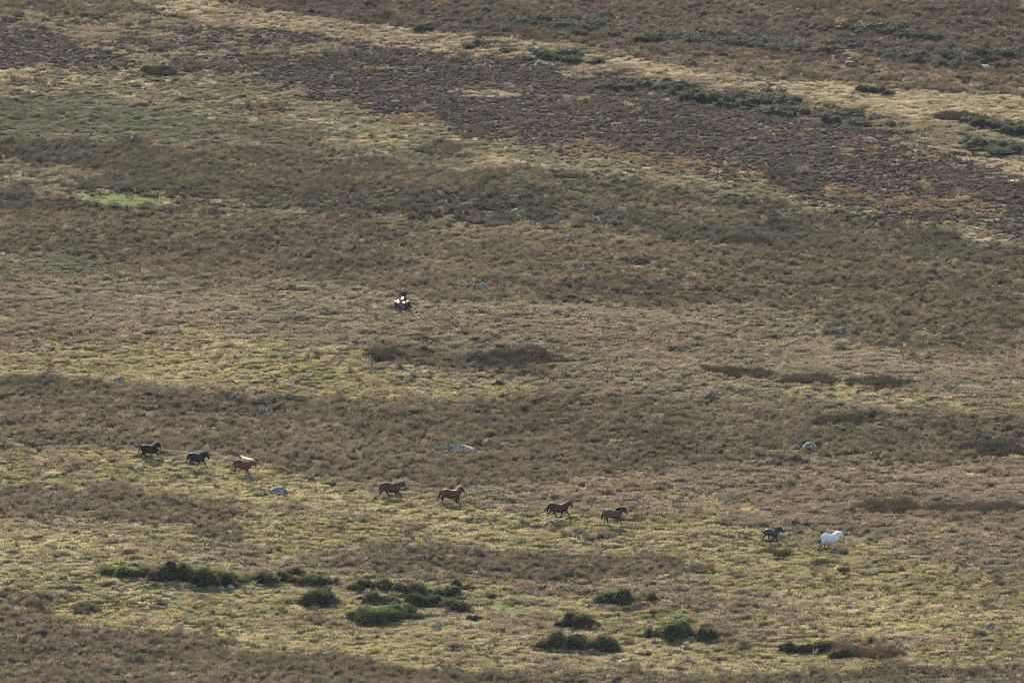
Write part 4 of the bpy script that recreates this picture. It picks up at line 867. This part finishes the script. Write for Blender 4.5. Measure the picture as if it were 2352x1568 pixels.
bp.append(limb([(0, -.09, 1.655, .014), (0, -.12, 1.665, .016)]))
for s in (-1, 1):
    bp.append(limb([(s * .19, .06, 1.42, .075), (s * .30, -.02, 1.27, .058), (s * .36, -.08, 1.17, .05), (s * .355, -.17, 1.08, .036), (s * .345, -.20, 1.06, .03)]))
    bp.append(path_loft([(s * .345, -.19, 1.065, .03, .04), (s * .345, -.235, 1.06, .024, .042)], 10))
    for q in range(4):
        fx = s * (.345 + (q - 1.5) * .021); bp.append(limb([(fx, -.225, 1.065, .0105), (fx, -.258 - .004 * (q in (1, 2)), 1.05, .0105), (fx, -.262, 1.022, .0095), (fx, -.238, 1.008, .009)]))
    bp.append(limb([(s * .315, -.20, 1.05, .012), (s * .300, -.215, 1.025, .011), (s * .305, -.235, 1.01, .0095)]))
    bp.append(limb([(s * .10, .20, .93, .105), (s * .22, .02, .92, .085), (s * .29, -.14, .86, .066), (s * .33, -.10, .66, .056), (s * .35, -.03, .45, .045), (s * .35, -.04, .40, .045)]))
    bp.append(path_loft([(s * .35, .02, .385, .045, .045), (s * .355, -.10, .375, .04, .05), (s * .36, -.20, .365, .03, .045)], 10))
rm = voxel(bp, .011, 3)
def rcol(v):
    c = np.tile(np.array([[.022, .024, .045]]), (len(v), 1)).astype(float); leg = v[:, 2] < .95; c[leg] = (.018, .02, .03)
    c[v[:, 2] < .44] = (.012, .012, .012); face = (v[:, 2] > 1.56); c[face] = (.32, .20, .15)
    hand = (v[:, 2] < 1.09) & (v[:, 1] < -.185) & (v[:, 2] > .98) & (np.abs(v[:, 0]) > .27); c[hand] = (.02, .02, .02); return c
M_cloth = mat('dark_clothes', .75, 0, 'col', 'GEOMETRY', spec=.2)
finish(rm, 'body', M_cloth, rider, rcol)
hv, hf = ICO4; hm = hv * np.array([.128, .145, .135]) + np.array([0, .015, 1.725]); cut = ~((hv[:, 1] < -.35) & (hv[:, 2] < .42) & (hv[:, 2] > -1))
keepf = np.array([all(cut[q] for q in p) and (hv[p, 2].mean() > -.45) for p in hf])
M_helm = mat('helmet_shell', .3, color=(.03, .03, .035), spec=.5)
h_o = mesh_obj('helmet', hm, hf[keepf], M_helm, rider, smooth=True); sm = h_o.modifiers.new('thick', 'SOLIDIFY'); sm.thickness = .02
mesh_obj('chin_guard', *path_loft([(-.10, -.05, 1.63, .022, .03), (-.06, -.115, 1.615, .024, .03), (.06, -.115, 1.615, .024, .03), (.10, -.05, 1.63, .022, .03)], 10), M_white, h_o, smooth=True)
for s in (-1, 1): mesh_obj('eye', ICO2[0] * .012 + np.array([s * .033, -.092, 1.70]), ICO2[1], M_eye, rider, smooth=True)
CLEAR.append((qp.x, qp.y - .3, .65, 1.0)); SHRINK.append((qp.x, qp.y - 1.5, 1.0, 1.8))

# ------------------------------------------------------------------ gorse bushes
GK = 1.55
GY = ((.055, .085, .030), (.08, .115, .038), (.10, .13, .05))
DK = ((.030, .044, .020), (.055, .068, .028), (.095, .10, .04)); BR = ((.11, .085, .055), (.08, .075, .045), (.05, .06, .035))
FAR = ((.030, .045, .032), (.045, .06, .04), (.06, .07, .045)); FG = ((.05, .085, .045), (.04, .07, .04), (.07, .09, .05))
G = [
 (216, 385, 1299, 1329, 'low bright green gorse at the left end of the long dark hedge of gorse', GY, 5),
 (322, 535, 1288, 1340, 'largest dark gorse thicket of the left hand row, humped along its top', DK, 9),
 (486, 575, 1301, 1342, 'rounded gorse in the middle of the long row, behind two pale stones', ((.05, .07, .03), (.07, .09, .04)), 4),
 (563, 680, 1309, 1341, 'dark gorse ending the long row on its right side', DK, 5),
 (653, 700, 1303, 1322, 'small brown green gorse tuft just above the right end of the long row', BR, 3),
 (690, 778, 1321, 1340, 'low narrow gorse between the long row and the central clump', DK, 4),
 (808, 972, 1323, 1361, 'wide dark gorse at the top left of the central clump', DK, 6),
 (948, 1062, 1341, 1372, 'olive gorse bridging the central clump towards the right', ((.05, .065, .032), (.08, .09, .045), (.10, .10, .05)), 5),
 (1034, 1090, 1333, 1356, 'small gorse at the top right corner of the central clump', DK, 3),
 (936, 1015, 1354, 1393, 'smooth pointed dome of gorse in the central clump', ((.035, .058, .026), (.05, .075, .03)), 3),
 (1012, 1082, 1374, 1403, 'small conical gorse to the right of the pointed dome', DK, 3),
 (686, 776, 1356, 1388, 'lone dark gorse under the low narrow gorse, left of the central clump', DK, 3),
 (808, 986, 1385, 1430, 'broad smooth green gorse mound, largest and lowest of the central clump', ((.038, .062, .026), (.055, .08, .03), (.07, .095, .036)), 5),
 (826, 912, 1360, 1384, 'ragged brownish gorse between the top thicket and the broad mound', BR, 4),
 (1074, 1106, 1408, 1425, 'tiny dark gorse standing alone right of the broad mound', DK, 3),
 (1374, 1502, 1352, 1393, 'gorse sprawling downhill to the right, dark at its top left', DK, 5),
 (1279, 1374, 1404, 1444, 'dark gorse dome right above the larger olive gorse', ((.032, .052, .026), (.05, .07, .03)), 4),
 (1242, 1412, 1436, 1494, 'large olive gorse patched with dead brown stems', ((.04, .06, .028), (.07, .08, .04), (.11, .09, .055)), 7),
 (1470, 1588, 1425, 1471, 'glossy green gorse mound touching a brown one on its right', ((.035, .062, .03), (.055, .085, .036)), 4),
 (1583, 1676, 1425, 1471, 'brown half dead gorse beside the glossy green mound', BR, 4),
 (1790, 1912, 1466, 1499, 'dark gorse at the lower right beside orange brown rushes', DK, 5),
 (1904, 1958, 1485, 1512, 'trailing end of dark gorse running down into the orange brown rushes', DK, 3),
 (1120, 1140, 1366, 1374, 'speck of dark gorse to the right of the central clump', DK, 3),
 (1132, 1158, 872, 887, 'small isolated green bush on the yellow grass in mid slope', FG, 3),
 (1965, 2052, 194, 220, 'single dark gorse on the pale grass near the upper right', FAR, 5),
 (1058, 1148, 92, 111, 'long dark gorse on the pale crest, upper left of its group', FAR, 5),
 (1135, 1202, 112, 124, 'brown green gorse streak below the long one on the crest', FAR, 4),
 (1212, 1254, 109, 122, 'little rounded gorse on the pale crest', FAR, 3),
 (1195, 1335, 123, 147, 'long green gorse belt on the crest below the little rounded one', FG, 6),
 (1348, 1388, 136, 151, 'dark round gorse at the right tip of the crest group', FAR, 3),
 (2230, 2290, 272, 298, 'dark gorse in the green strip at the far right edge', FAR, 3),
 (2285, 2375, 285, 312, 'green gorse cut by the right edge of the picture', FG, 4),
 (2185, 2375, 334, 356, 'low dark gorse strip at the right edge below the green one', FAR, 6),
 (952, 1002, 56, 71, 'dark bush alone on the pale grass near the top, left of centre', FAR, 3),
 (980, 1030, 38, 50, 'dark green bush above the lone one near the top edge', FAR, 3),
 (1345, 1430, 190, 210, 'dark green gorse among heather at the start of the green strip', FG, 4),
 (1500, 1570, 190, 212, 'green gorse among heather, second in the upper strip', FG, 4),
 (1562, 1650, 206, 236, 'darkest gorse in the middle of the strip through the heather', FAR, 5),
 (1640, 1725, 228, 250, 'green gorse downhill of the darkest one in the heather', FG, 4),
 (1385, 1440, 72, 90, 'dark bush at the left of the upper band of scrub', FAR, 3),
 (1460, 1540, 78, 98, 'bushy dark scrub just right of the leftmost upper bush', FAR, 4),
 (1660, 1740, 92, 108, 'dark scrub bush halfway along the upper band', FAR, 4),
 (2010, 2075, 62, 80, 'dark bush beside the green bank at the upper right', FAR, 4),
 (2085, 2160, 74, 92, 'dark bush right of the green bank at the upper right', FAR, 4),
 (2080, 2140, 130, 148, 'dark gorse at the left of the far right thicket', FAR, 4),
 (2225, 2330, 112, 140, 'largest dark gorse of the thicket near the right edge', FAR, 5),
]
for k_, (x0, x1, t, b, lab, pal, nl) in enumerate(G):
    gorse(x0, x1, t, b, lab, tuple((p[0] * GK * 1.03, p[1] * GK * .93, p[2] * GK * .78) for p in pal), 200 + k_ * 13, lobes=nl, dens=1.0 if b > 800 else .7, group='gorse bushes scattered over the slope')
# ------------------------------------------------------------------ rush beds and single tufts
RB = ((.15, .115, .08), (.20, .145, .095), (.10, .09, .055)); RD = ((.07, .078, .048), (.14, .11, .075), (.055, .06, .04), (.22, .165, .11), (.10, .09, .06)); RG = ((.07, .09, .045), (.09, .10, .05)); RO = ((.26, .17, .095), (.21, .14, .08), (.17, .12, .07))
RBED = [
 (1068, 1285, 797, 841, 'long dark bed of rushes in mid slope, rounded at its left end', RD, 0, 1.0),
 (1045 - 215, 945, 786, 826, 'dark rushes sloping down to the right along the yellow grass, left of the long bed', RD, -.25, .9),
 (938, 1005, 792, 816, 'small dark rush patch between the two longer beds in mid slope', RD, 0, .8),
 (1620, 1800, 838, 872, 'tall dark rush bed with black left end, above the dark mossy boulder', RD, -.2, 1.1),
 (1780, 1940, 852, 883, 'middle stretch of the rush bed right of the mossy boulder', RB, -.15, 1.0),
 (1940, 2105, 862, 893, 'right stretch of the rush bed, greenish and thin', RD, -.15, .9),
 (1865, 2010, 948, 978, 'dark green rushes on the brown slope above the pale boulder', RD, 0, .9),
 (2190, 2360, 1014, 1047, 'blackish rush bed cut by the right edge', RD, -.1, .8),
 (1957, 2120, 1140, 1176, 'rush bed with a tall sharp left end, above the white pony', RB, -.05, 1.0),
 (2110, 2370, 1146, 1178, 'long brown rush bed running to the right edge', RB, -.03, .9),
 (1893, 1990, 1462, 1505, 'orange brown rushes behind the gorse at the lower right', RO, -.3, .9),
 (1960, 2075, 1470, 1508, 'orange brown rushes tapering off right of the lower right gorse', RO, -.3, .8),
 (2130, 2272, 252, 279, 'dark rush bank on pale grass at the upper right', RD, -.2, .9),
 (322, 406, 146, 172, 'grey green rush bank alone on the olive grass at the upper left', RD, 0, .9),
 (1740, 1830, 500, 522, 'dark rush patch on the green grey slope right of centre', RD, 0, .9),
 (1650, 1780, 532, 566, 'dark rushes at the left of the long band at right', RD, -.1, 1.0),
]
for k_, (x0, x1, t, b, lab, pal, sk, hg) in enumerate(RBED):
    rush_bed(x0, x1, t, b, lab, pal, 400 + k_ * 11, skew=sk, hgt=hg * .78, group='dense rush beds on the hillside')
TF = [
 (1773, 1820, 1248, 1279, 'rush tuft with green foot just below the small blue roan pony', ((.13, .12, .06), (.17, .13, .08), (.10, .11, .05))),
 (1740, 1785, 1252, 1274, 'thin brown rush tuft left below the small blue roan pony', RB),
 (1862, 1900, 1277, 1301, 'round dark rush tuft below the white pony', RB),
 (1925, 1952, 1295, 1318, 'narrow green rush tuft lower right of the white pony', RG),
 (1892, 1928, 1318, 1340, 'thin brown rush tuft under the narrow green one', RB),
 (2244, 2300, 1064, 1089, 'dark green rush tuft near the right edge on tan grass', RD),
 (2243, 2270, 1373, 1391, 'small round brown tuft near the lower right edge', RB),
 (2305, 2333, 1350, 1369, 'brown tuft closest to the right edge on the lower grass', RB),
 (2195, 2216, 1340, 1357, 'short brown tuft on the green grass at right', RB),
 (1697, 1736, 1468, 1493, 'dark brown rush ball right of the half dead gorse', RB),
 (1424, 1458, 1464, 1486, 'reddish rush tuft between the olive gorse and the green mound', RO),
 (66, 95, 1222, 1244, 'round dark tuft on the yellow grass at the left edge', RD),
 (1838, 1885, 132, 147, 'dark tuft on tan grass near the top right', RD),
 (1362, 1402, 126, 141, 'brown rush tuft behind the round gorse on the crest', RB),
 (55, 110, 1352, 1400, 'brown rush tuft at the lower left edge', RB),
 (1375, 1400, 838, 852, 'dark little tuft alone right of the long dark rush bed', RD),
 (130, 185, 1335, 1358, 'thin green brown tuft below the left end of the gorse row', RD),
]
for k_, (x0, x1, t, b, lab, pal) in enumerate(TF):
    rush_bed(x0, x1, t, b, lab, pal, 700 + k_ * 5, name='rush_tuft', cat='tuft', group='single tufts on the hillside', n=420)
# ------------------------------------------------------------------ boulders
BO = [
 (1010, 1108, 1017, 1035, 'long low grey granite slab in brown rushes, biggest stone of all', (1.35, 1.33, 1.28), .7, .0),
 (1838, 1880, 1015, 1027, 'pale pointed boulder in brown rushes at right', (1.25, 1.25, 1.3), -.4, .0),
 (1812, 1840, 1023, 1028, 'flat pale stone leaning against the pointed boulder', (1.1, 1.1, 1.1), -.5, .0),
 (1614, 1653, 899, 918, 'dark rounded boulder capped with yellow moss', (.45, .46, .45), .2, .55),
 (1088, 1122, 649, 662, 'pale boulder on the slope to the right of the quad bike', (1.05, 1.03, 1), .5, .0),
 (1333, 1353, 610, 621, 'small pale boulder in mid slope, right and above the quad bike', (1.1, 1.08, 1.05), .3, 0),
 (1358, 1382, 502, 509, 'flat white stone in the dark grass right of centre', (1.4, 1.4, 1.4), 0, 0),
 (1292, 1313, 541, 549, 'pale stone below the flat white one', (1.15, 1.12, 1.08), .4, 0),
 (610, 662, 1119, 1133, 'grey blue boulder half sunk in grass below the chestnut pony', (.85, .9, .95), .3, .3),
 (600, 611, 1124, 1133, 'little white stone at the left foot of the grey blue boulder', (1.3, 1.3, 1.25), 0, 0),
 (519, 541, 1344, 1350, 'pale stone just below the long gorse row', (1.2, 1.2, 1.2), .2, 0),
 (502, 518, 1348, 1351, 'flat stone left of the pale one below the gorse row', (1.1, 1.1, 1.15), 0, 0),
 (992, 1018, 1430, 1442, 'white stone right below the broad gorse mound', (1.4, 1.42, 1.5), .5, 0),
 (564, 580, 1411, 1419, 'pale stone on open green grass at lower left', (1.2, 1.15, 1.1), .2, 0),
 (257, 288, 867, 876, 'low pale stone on the left slope above the brown band', (1.0, 1.0, 1.0), 0, .2),
 (606, 631, 935, 946, 'pale pinkish stone in the brown band at left', (1.15, 1.08, 1.0), .5, 0),
 (1129, 1141, 1187, 1192, 'small pale stone between the fifth and sixth ponies', (1.1, 1.12, 1.15), 0, 0),
 (469, 487, 1096, 1102, 'grey stone under the second black pony', (.95, 1, 1.05), .4, 0),
 (1918, 1946, 756, 768, 'grey stone in tan grass at the right', (.8, .8, .76), -.3, .2),
 (926, 939, 437, 451, 'upright pale stone on the dark slope above the quad bike', (.85, .85, .8), 0, .2),
 (2262, 2288, 1430, 1443, 'light grey stone in grass at the lower right', (1, 1.05, 1.1), .2, 0),
 (1936, 1970, 143, 150, 'grey boulder on far brown grass at upper right', (1.0, 1.03, 1.0), .2, 0),
 (2246, 2285, 151, 155, 'row of white stone at the foot of the far right thicket', (1.5, 1.5, 1.6), 0, 0),
 (1222, 1240, 1353, 1358, 'white stone in the pinkish grass right of the central clump', (1.4, 1.4, 1.4), 0, 0),
 (846, 857, 1123, 1129, 'tiny white stone left of the brown pony', (1.5, 1.45, 1.4), 0, 0),
 (1170, 1196, 482, 487, 'thin flat stone by a mossy patch above the centre', (1.0, 1.05, .95), 0, .3),
 (1511, 1522, 543, 548, 'tiny white stone at the edge of the dark rush band', (1.5, 1.5, 1.5), 0, 0),
 (2078, 2092, 594, 601, 'pinkish grey stone at the lower edge of the rush band', (1.1, 1, .95), 0, 0),
 (1572, 1610, -2, 5, 'pale stones at the top edge of the picture', (1.2, 1.2, 1.2), 0, 0),
 (1455, 1470, 1447 - 300, 1453 - 300, 'low stone in pinkish grass above the sixth pony', (.9, .85, .8), 0, .2),
 (438, 446, 679, 685, 'tiny pale stone left of the quad bike on open grass', (1.3, 1.25, 1.2), 0, 0),
]
for k_, (x0, x1, t, b, lab, tint, pk, ms) in enumerate(BO):
    if t < 0: continue
    boulder(x0, x1, t, b, lab, 900 + k_ * 17, tint, pk, ms, group='granite boulders and stones on the slope')

# ------------------------------------------------------------------ the scattered cover, kept off the objects
ok = np.ones(N_, bool)
shr = np.ones(N_)
for cx, cy, rx, ry in SHRINK:
    q = ((xx - cx) / rx) ** 2 + ((yy - cy) / ry) ** 2; shr = np.minimum(shr, np.clip(.52 + .6 * (q - .5), .52, 1))
s3[:, 2] *= shr; s3[:, :2] *= np.sqrt(shr)[:, None]
for cx, cy, rx, ry in CLEAR:
    ok &= ~(((xx - cx) / rx) ** 2 + ((yy - cy) / ry) ** 2 < 1)
sc_obj = {}
for kd, (nm, lab) in names.items():
    m = ok & (kind == kd)
    nproto = len(COLLS[kd].objects)
    scatter(nm, lab, kd, P[m], rot[m], s3[m], rng.integers(0, nproto, m.sum()), col[m])
    print('scatter', nm, int(m.sum()))

# ------------------------------------------------------------------ air
hz = mat('air', 1); nt = hz.node_tree; nt.nodes.clear()
o_ = nt.nodes.new('ShaderNodeOutputMaterial'); pv = nt.nodes.new('ShaderNodeVolumePrincipled')
pv.inputs['Density'].default_value = .00002; pv.inputs['Color'].default_value = (.82, .88, 1.0, 1); pv.inputs['Anisotropy'].default_value = .2
nt.links.new(pv.outputs[0], o_.inputs['Volume'])
zmin = float(ZZ.min()) - 1.0; zmax = max(CAMZ, float(ZZ.max())) + 4.0
x0, x1_, ya, yb = ax[0] - 20, ax[-1] + 20, ay[0] - 20, ay[-1] + 20
vs = [(x, y, z) for z in (zmin, zmax) for y in (ya, yb) for x in (x0, x1_)]
hb = mesh_obj('haze', vs, [(0, 2, 3, 1), (4, 5, 7, 6), (0, 1, 5, 4), (2, 6, 7, 3), (0, 4, 6, 2), (1, 3, 7, 5)], hz); tag(hb, 'thin haze over the moor', kind='stuff')
